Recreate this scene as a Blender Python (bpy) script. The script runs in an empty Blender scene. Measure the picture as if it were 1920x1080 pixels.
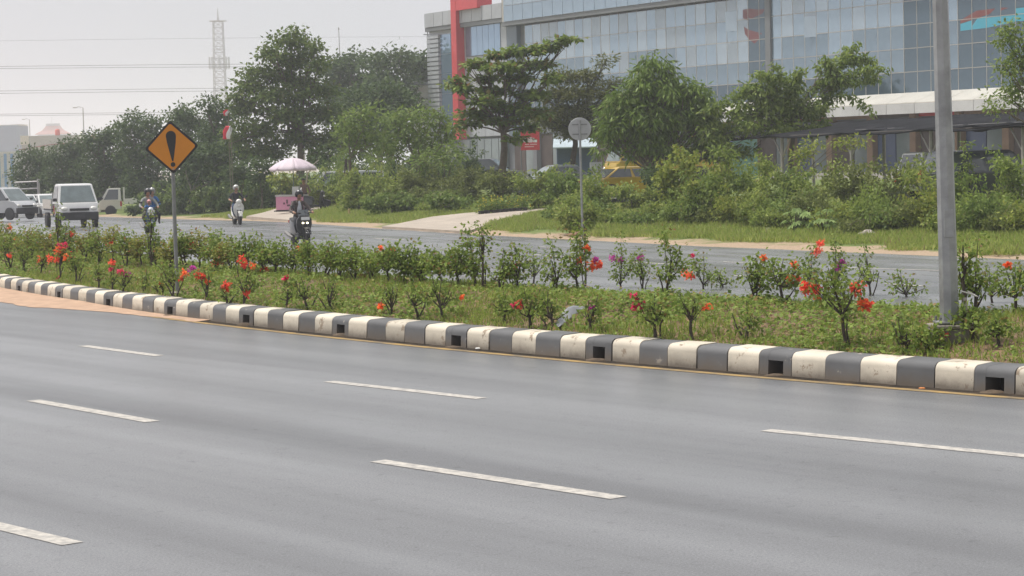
import bpy, bmesh, math, random
import numpy as np
from mathutils import Vector, Matrix

SC = bpy.context.scene
COL = SC.collection
rnd = random.Random(7)
NR = np.random.default_rng(11)
R = math.radians

# ------------------------------------------------------------------ camera
CAM_H, FPX, HOR, ROLL = 2.5, 4000.0, 301.0, 0.024
PITCH = math.atan((540 - HOR) * math.cos(ROLL) / FPX)
_w = Vector((0, math.cos(PITCH), -math.sin(PITCH)))
_r0 = Vector((1, 0, 0)); _u0 = Vector((0, math.sin(PITCH), math.cos(PITCH)))
_r = _r0 * math.cos(ROLL) - _u0 * math.sin(ROLL)
_u = _r0 * math.sin(ROLL) + _u0 * math.cos(ROLL)
camd = bpy.data.cameras.new('camera'); cam = bpy.data.objects.new('camera', camd); COL.objects.link(cam)
camd.sensor_width = 36.0; camd.lens = 36.0 * FPX / 1920.0
camd.clip_start = 0.1; camd.clip_end = 9000
mw = Matrix.Identity(4)
for i in range(3):
    mw[i][0] = _r[i]; mw[i][1] = _u[i]; mw[i][2] = -_w[i]
mw[2][3] = CAM_H
cam.matrix_world = mw
SC.camera = cam

# ------------------------------------------------------------------ sky, sun, exposure
SUN_EL, SUN_AZ = R(66), R(-68)           # azimuth from +Y (ahead), positive to the right
world = bpy.data.worlds.new('World'); SC.world = world; world.use_nodes = True
nt = world.node_tree; nt.nodes.clear()
wo = nt.nodes.new('ShaderNodeOutputWorld'); bg = nt.nodes.new('ShaderNodeBackground')
sky = nt.nodes.new('ShaderNodeTexSky'); sky.sky_type = 'NISHITA'; sky.sun_disc = False
sky.sun_elevation = SUN_EL; sky.sun_rotation = SUN_AZ
sky.air_density = 1.0; sky.dust_density = 5.0; sky.ozone_density = 1.0
hs = nt.nodes.new('ShaderNodeHueSaturation'); hs.inputs['Saturation'].default_value = 0.12
mx = nt.nodes.new('ShaderNodeMix'); mx.data_type = 'RGBA'; mx.inputs[0].default_value = 0.55
mx.inputs[7].default_value = (5.9, 6.0, 6.6, 1)      # even high cloud deck
nt.links.new(sky.outputs[0], hs.inputs['Color']); nt.links.new(hs.outputs[0], mx.inputs[6])
nt.links.new(mx.outputs[2], bg.inputs[0]); bg.inputs[1].default_value = 0.138
nt.links.new(bg.outputs[0], wo.inputs[0])
sund = bpy.data.lights.new('sun', 'SUN'); sun = bpy.data.objects.new('sun', sund); COL.objects.link(sun)
sund.energy = 4.0; sund.angle = R(4.0); sund.color = (1.0, 0.945, 0.86)
sdir = Vector((math.sin(SUN_AZ) * math.cos(SUN_EL), math.cos(SUN_AZ) * math.cos(SUN_EL), math.sin(SUN_EL)))
sun.rotation_euler = (-sdir).to_track_quat('-Z', 'Y').to_euler()
vs = SC.view_settings
vs.view_transform = 'Standard'; vs.look = 'None'; vs.exposure = 0.0; vs.gamma = 1.0; vs.use_curve_mapping = False
SC.render.engine = 'CYCLES'
cy = SC.cycles
cy.use_denoising = True
try: cy.denoiser = 'OPENIMAGEDENOISE'
except Exception: pass
cy.max_bounces = 6; cy.diffuse_bounces = 3; cy.glossy_bounces = 3; cy.transmission_bounces = 4
cy.volume_bounces = 1; cy.transparent_max_bounces = 6
cy.sample_clamp_indirect = 4.0

# ------------------------------------------------------------------ measuring aids
def ray(px, py):
    return _r * ((px - 960) / FPX) - _u * ((py - 540) / FPX) + _w
def at(px, py, Y):
    """the place seen at that spot of the picture, Y metres ahead"""
    d = ray(px, py); t = Y / d.y
    return Vector((d.x * t, Y, CAM_H + d.z * t))
def onz(px, py, z=0.0):
    d = ray(px, py); t = (z - CAM_H) / d.z
    return Vector((d.x * t, d.y * t, z))
def ss(t):
    t = 0.0 if t < 0 else (1.0 if t > 1 else t)
    return t * t * (3 - 2 * t)
EDGE = [(5, 39), (30, 22.2), (40, 16.2), (47.8, 11.5), (59.5, 5.06), (73.5, -1.56), (86.5, -6.7), (109, -15.3), (124, -21.0), (160, -34.0), (220, -56), (400, -120)]
_ey = [e[0] for e in EDGE]; _ex = [e[1] for e in EDGE]
def edge_x(y): return float(np.interp(y, _ey, _ex))
def edge_d(x, y): return (x - edge_x(y)) * 0.90
def dip(x, y): return -0.012 * min(max(0.0, y - 95), 130) * ss((-x - 5) / 10)
def gh(x, y):
    d = edge_d(x, y)
    if d <= 0: return dip(x, y) - 0.05
    return dip(x, y) - 0.05 + 0.07 * ss(d / 0.5) + 0.40 * ss((d - .3) / 7) + 0.75 * ss((d - 6) / 24)
def ong(px, py):
    """where the line of sight meets the land beyond the far road"""
    d = ray(px, py); y = 30.0
    while y < 400:
        t = y / d.y
        if CAM_H + d.z * t <= gh(d.x * t, y): break
        y += 0.1
    return Vector((d.x * y / d.y, y, gh(d.x * y / d.y, y)))
def gp(px, Y):
    """a place on that land in picture column px, Y ahead"""
    x = 0.0
    for _ in range(3):
        z = gh(x, Y)
        hy = 300
        x = at(px, HOR - ROLL * (px - 960) + (CAM_H - z) * FPX / Y, Y).x
    return Vector((x, Y, gh(x, Y)))

def yed(px, d):
    """distance ahead at which picture column px lies d metres past the far road's edge"""
    Y = 40.0
    while Y < 160:
        q = gp(px, Y)
        if edge_d(q.x, Y) >= d: return Y
        Y += .5
    return Y

# ------------------------------------------------------------------ materials
MATS = {}
def mat(name, col, rough=0.6, metal=0.0, var=0.0, scale=3.0, spec=0.5, col2=None, bump=0.0, bscale=None, coat=0.0, emit=None, estr=0.0):
    if name in MATS: return MATS[name]
    m = bpy.data.materials.new(name); m.use_nodes = True; n = m.node_tree
    b = n.nodes['Principled BSDF']
    b.inputs['Base Color'].default_value = (*col, 1); b.inputs['Roughness'].default_value = rough
    b.inputs['Metallic'].default_value = metal; b.inputs['Specular IOR Level'].default_value = spec
    if coat: b.inputs['Coat Weight'].default_value = coat; b.inputs['Coat Roughness'].default_value = 0.08
    if emit:
        b.inputs['Emission Color'].default_value = (*emit, 1); b.inputs['Emission Strength'].default_value = estr
    if var > 0 or col2 or bump:
        tc = n.nodes.new('ShaderNodeTexCoord'); nz = n.nodes.new('ShaderNodeTexNoise')
        nz.inputs['Scale'].default_value = scale; nz.inputs['Detail'].default_value = 6; nz.inputs['Roughness'].default_value = .65
        n.links.new(tc.outputs['Object'], nz.inputs['Vector'])
        if var > 0 or col2:
            cr = n.nodes.new('ShaderNodeValToRGB')
            c2 = col2 or tuple(c * (1 - var) for c in col)
            cr.color_ramp.elements[0].position = 0.36; cr.color_ramp.elements[0].color = (*c2, 1)
            cr.color_ramp.elements[1].position = 0.62; cr.color_ramp.elements[1].color = (*col, 1)
            n.links.new(nz.outputs['Fac'], cr.inputs[0]); n.links.new(cr.outputs[0], b.inputs['Base Color'])
        if bump:
            n2 = n.nodes.new('ShaderNodeTexNoise'); n2.inputs['Scale'].default_value = bscale or scale * 4; n2.inputs['Detail'].default_value = 4
            n.links.new(tc.outputs['Object'], n2.inputs['Vector'])
            bp = n.nodes.new('ShaderNodeBump'); bp.inputs['Strength'].default_value = bump; bp.inputs['Distance'].default_value = .02
            n.links.new(n2.outputs['Fac'], bp.inputs['Height']); n.links.new(bp.outputs[0], b.inputs['Normal'])
    MATS[name] = m; return m

def leafmat(name, c1, c2, c3=None, trans=0.3, rough=0.45):
    """leaf: colour differs from leaf to leaf"""
    if name in MATS: return MATS[name]
    m = bpy.data.materials.new(name); m.use_nodes = True; n = m.node_tree
    b = n.nodes['Principled BSDF']; out = n.nodes['Material Output']
    g = n.nodes.new('ShaderNodeNewGeometry'); cr = n.nodes.new('ShaderNodeValToRGB')
    LB = 1.9; c1, c2 = [(c[0] * LB * (1.13 if c[1] > c[0] else 1), c[1] * LB * 1.03, c[2] * LB * (.85 if c[1] > c[0] else 1)) for c in (c1, c2)]; trans = trans + .08
    e = cr.color_ramp.elements
    e[0].position = 0.0; e[0].color = (*c1, 1); e[1].position = 0.85 if c3 else 1.0; e[1].color = (*c2, 1)
    if c3:
        k = e.new(0.97); k.color = (*c3, 1)
    n.links.new(g.outputs['Random Per Island'], cr.inputs[0])
    n.links.new(cr.outputs[0], b.inputs['Base Color'])
    b.inputs['Roughness'].default_value = rough + .1; b.inputs['Specular IOR Level'].default_value = 0.16
    t = n.nodes.new('ShaderNodeBsdfTranslucent'); n.links.new(cr.outputs[0], t.inputs['Color'])
    mxs = n.nodes.new('ShaderNodeMixShader'); mxs.inputs[0].default_value = trans
    n.links.new(b.outputs[0], mxs.inputs[1]); n.links.new(t.outputs[0], mxs.inputs[2]); n.links.new(mxs.outputs[0], out.inputs['Surface'])
    MATS[name] = m; return m

# ------------------------------------------------------------------ mesh helpers
class MB:
    def __init__(s): s.v = []; s.f = []; s.mi = []
    def add(s, vs, fs, mi=0):
        o = len(s.v); s.v += [tuple(v) for v in vs]; s.f += [tuple(i + o for i in f) for f in fs]; s.mi += [mi] * len(fs); return s
    def box(s, c, d, M=None, mi=0, taper=1.0, ty=None):
        x, y, z = d[0] / 2, d[1] / 2, d[2] / 2; t = taper; u = taper if ty is None else ty
        vs = [(-x, -y, -z), (x, -y, -z), (x, y, -z), (-x, y, -z), (-x * t, -y * u, z), (x * t, -y * u, z), (x * t, y * u, z), (-x * t, y * u, z)]
        if M is not None: vs = [M @ Vector(v) for v in vs]
        vs = [(v[0] + c[0], v[1] + c[1], v[2] + c[2]) for v in vs]
        return s.add(vs, [(0, 3, 2, 1), (4, 5, 6, 7), (0, 1, 5, 4), (1, 2, 6, 5), (2, 3, 7, 6), (3, 0, 4, 7)], mi)
    def tube(s, pts, rad, seg=8, caps=True, mi=0):
        pts = [Vector(p) for p in pts]; n = len(pts)
        if not isinstance(rad, (list, tuple)): rad = [rad] * n
        o = len(s.v); prev = None
        for i, p in enumerate(pts):
            d = (pts[min(i + 1, n - 1)] - pts[max(i - 1, 0)])
            d = d.normalized() if d.length > 1e-9 else Vector((0, 0, 1))
            if prev is None: a = d.orthogonal().normalized()
            else:
                a = prev - d * prev.dot(d); a = a.normalized() if a.length > 1e-6 else d.orthogonal().normalized()
            prev = a; b = d.cross(a)
            for k in range(seg):
                t = 2 * math.pi * k / seg; q = p + (a * math.cos(t) + b * math.sin(t)) * rad[i]
                s.v.append(tuple(q))
        fs = []
        for i in range(n - 1):
            for k in range(seg):
                k2 = (k + 1) % seg
                fs.append((o + i * seg + k, o + i * seg + k2, o + (i + 1) * seg + k2, o + (i + 1) * seg + k))
        if caps:
            fs.append(tuple(o + k for k in reversed(range(seg)))); fs.append(tuple(o + (n - 1) * seg + k for k in range(seg)))
        s.f += fs; s.mi += [mi] * len(fs); return s
    def lathe(s, prof, c=(0, 0, 0), seg=16, axis='z', mi=0, M=None):
        vs = []; n = len(prof)
        for r, h in prof:
            for k in range(seg):
                t = 2 * math.pi * k / seg; x, y = r * math.cos(t), r * math.sin(t)
                p = {'z': (x, y, h), 'y': (x, h, y), 'x': (h, x, y)}[axis]
                if M is not None: p = M @ Vector(p)
                vs.append((p[0] + c[0], p[1] + c[1], p[2] + c[2]))
        fs = [(i * seg + k, i * seg + (k + 1) % seg, (i + 1) * seg + (k + 1) % seg, (i + 1) * seg + k) for i in range(n - 1) for k in range(seg)]
        fs += [tuple(reversed(range(seg))), tuple((n - 1) * seg + k for k in range(seg))]
        return s.add(vs, fs, mi)
    def ell(s, c, r, seg=12, rings=8, mi=0, M=None):
        prof = []
        for i in range(rings + 1):
            a = math.pi * (i + .02) / (rings + .04) - math.pi / 2; prof.append((math.cos(a), math.sin(a)))
        vs = []
        for pr, ph in prof:
            for k in range(seg):
                t = 2 * math.pi * k / seg; p = Vector((pr * math.cos(t) * r[0], pr * math.sin(t) * r[1], ph * r[2]))
                if M is not None: p = M @ p
                vs.append((p.x + c[0], p.y + c[1], p.z + c[2]))
        fs = [(i * seg + k, i * seg + (k + 1) % seg, (i + 1) * seg + (k + 1) % seg, (i + 1) * seg + k) for i in range(rings) for k in range(seg)]
        fs += [tuple(reversed(range(seg))), tuple(rings * seg + k for k in range(seg))]
        return s.add(vs, fs, mi)
    def prism(s, poly, y0, y1, mi=0, f=None):
        """poly in (x,z), extruded along y; f maps (x,y,z)"""
        n = len(poly); vs = [(x, y0, z) for x, z in poly] + [(x, y1, z) for x, z in poly]
        if f: vs = [f(*v) for v in vs]
        return s.add(vs, [tuple(range(n)), tuple(reversed(range(n, 2 * n)))] + [(k, n + k, n + (k + 1) % n, (k + 1) % n) for k in range(n)], mi)
    def loft(s, secs, mi=0, close=True):
        n = len(secs[0]); o = len(s.v)
        for q in secs: s.v += [tuple(p) for p in q]
        fs = [(o + i * n + k, o + i * n + (k + 1) % n, o + (i + 1) * n + (k + 1) % n, o + (i + 1) * n + k) for i in range(len(secs) - 1) for k in range(n)]
        if close: fs += [tuple(o + k for k in reversed(range(n))), tuple(o + (len(secs) - 1) * n + k for k in range(n))]
        s.f += fs; s.mi += [mi] * len(fs); return s
    def mesh(s, name, mats, smooth=False):
        me = bpy.data.meshes.new(name); me.from_pydata(s.v, [], s.f)
        for m in (mats if isinstance(mats, (list, tuple)) else [mats]): me.materials.append(m)
        if any(s.mi): me.polygons.foreach_set('material_index', s.mi)
        bm = bmesh.new(); bm.from_mesh(me); bmesh.ops.recalc_face_normals(bm, faces=bm.faces); bm.to_mesh(me); bm.free()
        if smooth:
            me.polygons.foreach_set('use_smooth', [True] * len(me.polygons))
            try: me.set_sharp_from_angle(angle=R(smooth if smooth is not True else 40))
            except Exception: pass
        me.update(); return me
    def build(s, name, mats, parent=None, smooth=False, **kw):
        return link(name, s.mesh(name, mats, smooth), parent, **kw)

def link(name, me, parent=None, label=None, cat=None, group=None, kind=None, loc=None, rot=None):
    o = bpy.data.objects.new(name, me); COL.objects.link(o)
    if parent is not None: o.parent = parent
    if loc is not None: o.location = loc
    if rot is not None: o.rotation_euler = rot
    tag(o, label, cat, group, kind); return o
def tag(o, label=None, cat=None, group=None, kind=None):
    if label: o['label'] = label
    if cat: o['category'] = cat
    if group: o['group'] = group
    if kind: o['kind'] = kind
    return o
def thing(name, label, cat, loc=(0, 0, 0), rz=0.0, group=None, kind=None):
    return link(name, None, None, label, cat, group, kind, loc, (0, 0, rz))
def copy_tree(o, parent=None):
    c = o.copy(); COL.objects.link(c); c.parent = parent
    for ch in list(o.children): copy_tree(ch, c)
    return c
def bevel(o, w, seg=2, ang=30):
    md = o.modifiers.new('bevel', 'BEVEL'); md.width = w; md.segments = seg; md.limit_method = 'ANGLE'; md.angle_limit = R(ang)
    return o

def quads_mesh(name, V, m, mi=None):
    """V: (n,4,3) array of separate quads"""
    n = len(V); me = bpy.data.meshes.new(name)
    me.vertices.add(n * 4); me.vertices.foreach_set('co', np.ascontiguousarray(V, dtype=np.float32).ravel())
    me.loops.add(n * 4); me.loops.foreach_set('vertex_index', np.arange(n * 4, dtype=np.int32))
    me.polygons.add(n); me.polygons.foreach_set('loop_start', np.arange(0, n * 4, 4, dtype=np.int32))
    for k in (m if isinstance(m, (list, tuple)) else [m]): me.materials.append(k)
    if mi is not None: me.polygons.foreach_set('material_index', np.asarray(mi, dtype=np.int32))
    me.update(calc_edges=True); return me
def _unit(a): return a / np.maximum(np.linalg.norm(a, axis=1, keepdims=True), 1e-9)
def leaves(C, D, L, W, up=0.6, fold=0.12, rng=NR):
    """rhombic leaves: C base points, D tip directions, sizes L, W"""
    n = len(C); D = _unit(D); L = np.broadcast_to(L, n) * rng.uniform(.7, 1.25, n); W = np.broadcast_to(W, n) * rng.uniform(.75, 1.2, n)
    N = rng.normal(size=(n, 3)) * (1 - up); N[:, 2] += up; N = N - D * np.sum(N * D, axis=1, keepdims=True); N = _unit(N)
    S = np.cross(D, N); V = np.empty((n, 4, 3))
    mid = C + D * (L * .45)[:, None] + N * (W * fold)[:, None]
    V[:, 0] = C; V[:, 1] = mid + S * (W * .5)[:, None]; V[:, 2] = C + D * L[:, None]; V[:, 3] = mid - S * (W * .5)[:, None]
    return V
def clump_leaves(cent, rad, per, L, W, droop=0.3, flat=0.7, up=0.55, rng=NR):
    """cent (k,3), rad scalar/array -> leaves about every centre"""
    k = len(cent); rad = np.broadcast_to(rad, k)
    off = rng.normal(size=(k, per, 3)); off[:, :, 2] *= flat
    P = cent[:, None, :] + off * (rad[:, None, None] * .55)
    D = off + rng.normal(size=off.shape) * .7; D[:, :, 2] -= droop * 1.6
    return leaves(P.reshape(-1, 3), D.reshape(-1, 3), L, W, up, rng=rng)
def lobe_clumps(lobes, dens, shell=(.45, 1.0), low=-.55, rng=NR):
    """clump centres in the outer shell of every lobe (c, r)"""
    out = []
    for c, r in lobes:
        k = max(3, int(dens * (r[0] * r[1] * r[2]) ** (2 / 3)))
        d = rng.normal(size=(k * 3, 3)); d = _unit(d); d = d[d[:, 2] > low][:k]
        s = rng.uniform(shell[0], shell[1], (len(d), 1))
        out.append(np.array(c)[None] + d * s * np.array(r)[None])
    return np.concatenate(out)
# ================================================================== THE SETTING
from mathutils import noise as mn
def nz3(x, y, s=1.0, o=0.0): return mn.noise(Vector((x * s + o, y * s - o, o * .37)))

# --- kerb line of the median, from right (near) to left (far)
_kp = [(1911, 738), (1827, 733), (1745, 729), (1670, 722.5), (1528, 712.5), (1462, 705), (1337, 695), (1225, 685.5), (1122, 675), (1025, 666), (895, 652.5), (800, 643), (675, 632.5), (572, 624), (457, 611.5), (406, 606), (305, 591.5), (175, 572), (107, 561), (35, 550.5), (0, 545)]
_kg = [onz(*p) for p in _kp]
_cf = np.polyfit([p.y for p in _kg], [p.x for p in _kg], 3)
_y0, _y1 = _kg[0].y, _kg[-1].y
_yy = list(np.linspace(_y0, _y1, 200)); KX = [float(np.polyval(_cf, y)) for y in _yy]; KY = _yy
s0 = np.polyval(np.polyder(_cf), _y0); s1 = np.polyval(np.polyder(_cf), _y1)
_pre_y = list(np.linspace(8, _y0, 30, endpoint=False)); _pre_x = [KX[0] + s0 * (y - _y0) * 1.05 for y in _pre_y]
_post_y = list(np.linspace(_y1, 130, 60))[1:]; _post_x = [KX[-1] + s1 * (y - _y1) for y in _post_y]
KX = np.array(_pre_x + KX + _post_x); KY = np.array(_pre_y + KY + _post_y)
KS = np.concatenate([[0], np.cumsum(np.hypot(np.diff(KX), np.diff(KY)))])
KS = KS - np.interp(_kg[0].y, KY, KS)            # s = 0 at the right-hand reference joint
def kerb(s, o=0.0, z=0.0):
    x = np.interp(s, KS, KX); y = np.interp(s, KS, KY)
    x2 = np.interp(s + .3, KS, KX); y2 = np.interp(s + .3, KS, KY); x1 = np.interp(s - .3, KS, KX); y1 = np.interp(s - .3, KS, KY)
    t = Vector((x2 - x1, y2 - y1, 0)).normalized(); n = Vector((t.y, -t.x, 0))
    return Vector((x, y, z)) + n * o, t, n
def kerb_s_at(px, py, z=0.0, o=0.0):
    """arc position nearest to a spot"""
    p = onz(px, py, z); k = int(np.argmin((KX - p.x) ** 2 + (KY - p.y) ** 2)); return float(KS[k])
def so_of(p):
    k = int(np.argmin((KX - p.x) ** 2 + (KY - p.y) ** 2)); q, t, n = kerb(float(KS[k])); return float(KS[k]), (Vector((p.x, p.y, 0)) - q).dot(n)
_mo = [0.3, 0.6, 1.4, 2.2, 3.0, 3.5, 3.9, 4.3, 4.6]; _mz = [0.24, 0.27, 0.40, 0.52, 0.54, 0.42, 0.2, 0.03, -0.08]
def mound_z(s, o):
    b = float(np.interp(o, _mo, _mz))
    w = ss((o - .45) / .5) * ss((4.3 - o) / .6)
    return b + w * (.07 * mn.noise(Vector((s * .9, o * .9, 3.1))) + .025 * mn.noise(Vector((s * 3.1, o * 3.1, 1.7))))
def onmound(px, py):
    d = ray(px, py); y = 18.0
    while y < 70:
        t = y / d.y; p = Vector((d.x * t, y, CAM_H + d.z * t)); s, o = so_of(p)
        if o > .3 and p.z <= mound_z(s, o): return Vector((p.x, p.y, mound_z(s, o))), s, o
        y += 0.1
    return p, s, o

# --- asphalt
def asphalt(name, ang):
    m = bpy.data.materials.new(name); m.use_nodes = True; n = m.node_tree; b = n.nodes['Principled BSDF']; L = n.links.new
    tc = n.nodes.new('ShaderNodeTexCoord')
    mp = n.nodes.new('ShaderNodeMapping'); mp.inputs['Rotation'].default_value = (0, 0, -ang)
    L(tc.outputs['Object'], mp.inputs['Vector'])
    mp2 = n.nodes.new('ShaderNodeMapping'); mp2.inputs['Scale'].default_value = (1.1, 0.06, 1); L(mp.outputs[0], mp2.inputs['Vector'])
    st = n.nodes.new('ShaderNodeTexNoise'); st.inputs['Scale'].default_value = 1.0; st.inputs['Detail'].default_value = 5; L(mp2.outputs[0], st.inputs['Vector'])
    fine = n.nodes.new('ShaderNodeTexNoise'); fine.inputs['Scale'].default_value = 55; fine.inputs['Detail'].default_value = 3; L(tc.outputs['Object'], fine.inputs['Vector'])
    big = n.nodes.new('ShaderNodeTexNoise'); big.inputs['Scale'].default_value = .35; big.inputs['Detail'].default_value = 5; L(tc.outputs['Object'], big.inputs['Vector'])
    cr = n.nodes.new('ShaderNodeValToRGB'); cr.color_ramp.elements[0].position = .3; cr.color_ramp.elements[1].position = .72
    cr.color_ramp.elements[0].color = (.135, .138, .143, 1); cr.color_ramp.elements[1].color = (.195, .199, .206, 1); L(st.outputs['Fac'], cr.inputs[0])
    fr = n.nodes.new('ShaderNodeValToRGB'); fr.color_ramp.elements[0].position = .3; fr.color_ramp.elements[1].position = .7
    fr.color_ramp.elements[0].color = (.62, .62, .62, 1); fr.color_ramp.elements[1].color = (1.25, 1.25, 1.25, 1); L(fine.outputs['Fac'], fr.inputs[0])
    mu = n.nodes.new('ShaderNodeMix'); mu.data_type = 'RGBA'; mu.blend_type = 'MULTIPLY'; mu.inputs[0].default_value = 1
    L(cr.outputs[0], mu.inputs[6]); L(fr.outputs[0], mu.inputs[7])
    def mult(a_out, fac_out, lo, hi, p0, p1):
        r_ = n.nodes.new('ShaderNodeMapRange'); r_.inputs[1].default_value = p0; r_.inputs[2].default_value = p1; r_.inputs[3].default_value = lo; r_.inputs[4].default_value = hi; L(fac_out, r_.inputs[0])
        q_ = n.nodes.new('ShaderNodeVectorMath'); q_.operation = 'SCALE'; L(a_out, q_.inputs[0]); L(r_.outputs[0], q_.inputs['Scale']); return q_.outputs[0]
    # dark spots of oil and grit
    sp = n.nodes.new('ShaderNodeTexNoise'); sp.inputs['Scale'].default_value = 7; sp.inputs['Detail'].default_value = 8; sp.inputs['Roughness'].default_value = .8; L(tc.outputs['Object'], sp.inputs['Vector'])
    o1 = mult(mu.outputs[2], sp.outputs['Fac'], .45, 1.0, .32, .44)
    gr = n.nodes.new('ShaderNodeTexNoise'); gr.inputs['Scale'].default_value = 160; gr.inputs['Detail'].default_value = 2; L(tc.outputs['Object'], gr.inputs['Vector'])
    o2 = mult(o1, gr.outputs['Fac'], .6, 1.4, .35, .65)
    # wheel tracks polished along the lanes
    mp3 = n.nodes.new('ShaderNodeMapping'); mp3.inputs['Scale'].default_value = (.62, .012, 1); L(mp.outputs[0], mp3.inputs['Vector'])
    tr_ = n.nodes.new('ShaderNodeTexNoise'); tr_.inputs['Scale'].default_value = 1.0; tr_.inputs['Detail'].default_value = 2; L(mp3.outputs[0], tr_.inputs['Vector'])
    o3 = mult(o2, tr_.outputs['Fac'], .80, 1.15, .35, .65)
    # hairline cracks, only in patches
    vo = n.nodes.new('ShaderNodeTexVoronoi'); vo.feature = 'DISTANCE_TO_EDGE'; vo.inputs['Scale'].default_value = .55
    wv = n.nodes.new('ShaderNodeTexNoise'); wv.inputs['Scale'].default_value = 2.2; wv.inputs['Detail'].default_value = 5; L(tc.outputs['Object'], wv.inputs['Vector'])
    va_ = n.nodes.new('ShaderNodeVectorMath'); va_.operation = 'ADD'; L(tc.outputs['Object'], va_.inputs[0]); L(wv.outputs['Color'], va_.inputs[1]); L(va_.outputs[0], vo.inputs['Vector'])
    ck = n.nodes.new('ShaderNodeMapRange'); ck.inputs[1].default_value = .0; ck.inputs[2].default_value = .012; ck.inputs[3].default_value = .82; ck.inputs[4].default_value = 1.0; L(vo.outputs['Distance'], ck.inputs[0])
    pm_ = n.nodes.new('ShaderNodeMapRange'); pm_.inputs[1].default_value = .53; pm_.inputs[2].default_value = .60; L(big.outputs['Fac'], pm_.inputs[0])
    cm = n.nodes.new('ShaderNodeMix'); cm.data_type = 'FLOAT'; L(pm_.outputs[0], cm.inputs[0]); cm.inputs[2].default_value = 1.0; L(ck.outputs[0], cm.inputs[3])
    q_ = n.nodes.new('ShaderNodeVectorMath'); q_.operation = 'SCALE'; L(o3, q_.inputs[0]); L(cm.outputs[0], q_.inputs['Scale']); L(q_.outputs[0], b.inputs['Base Color'])
    ad = n.nodes.new('ShaderNodeMath'); ad.operation = 'MULTIPLY'; L(st.outputs['Fac'], ad.inputs[0]); L(big.outputs['Fac'], ad.inputs[1])
    rr = n.nodes.new('ShaderNodeMapRange'); rr.inputs[1].default_value = .15; rr.inputs[2].default_value = .38
    rr.inputs[3].default_value = .44 if name == 'asphalt_damp' else .20; rr.inputs[4].default_value = .33 if name == 'asphalt_damp' else .36
    L(ad.outputs[0], rr.inputs[0]); L(rr.outputs[0], b.inputs['Roughness'])
    b.inputs['Specular IOR Level'].default_value = .5
    bp = n.nodes.new('ShaderNodeBump'); bp.inputs['Strength'].default_value = .12; bp.inputs['Distance'].default_value = .005
    L(fine.outputs['Fac'], bp.inputs['Height']); L(bp.outputs[0], b.inputs['Normal'])
    return m
asp_near = asphalt('asphalt_damp', R(38)); asp_far = asphalt('asphalt_wet', R(25))

# near road
b = MB()
for i in range(len(KX)): b.v.append((KX[i], KY[i], 0)); b.v.append((KX[i] - 22 - .1 * KY[i], KY[i] - 30, 0))
for i in range(len(KX) - 1): b.f.append((2 * i, 2 * i + 2, 2 * i + 3, 2 * i + 1)); b.mi.append(0)
near_road = b.build('near_road', asp_near, kind='structure', label='wide grey damp asphalt road with dashed lane lines in the foreground')
# far road: between the back of the median and the far edge
b = MB(); ys = list(np.arange(14, 60, 1.5)) + list(np.arange(60, 240, 4.0)); NW = 10
for y in ys:
    x0 = float(np.interp(y, KY, KX)) + 1.0; x1 = edge_x(y) + .15 * mn.noise(Vector((y * .6, 2, 0)))
    if y > 128: x0 = min(x0, x1 - 18)
    for k in range(NW + 1):
        x = x0 + (x1 - x0) * k / NW; b.v.append((x, y, dip(x, y) + .004))
for i in range(len(ys) - 1):
    for k in range(NW):
        a = i * (NW + 1) + k; b.f.append((a, a + 1, a + NW + 2, a + NW + 1)); b.mi.append(0)
far_road = b.build('far_road', asp_far, smooth=True, kind='structure', label='wet shiny far carriageway behind the planted median')

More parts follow.
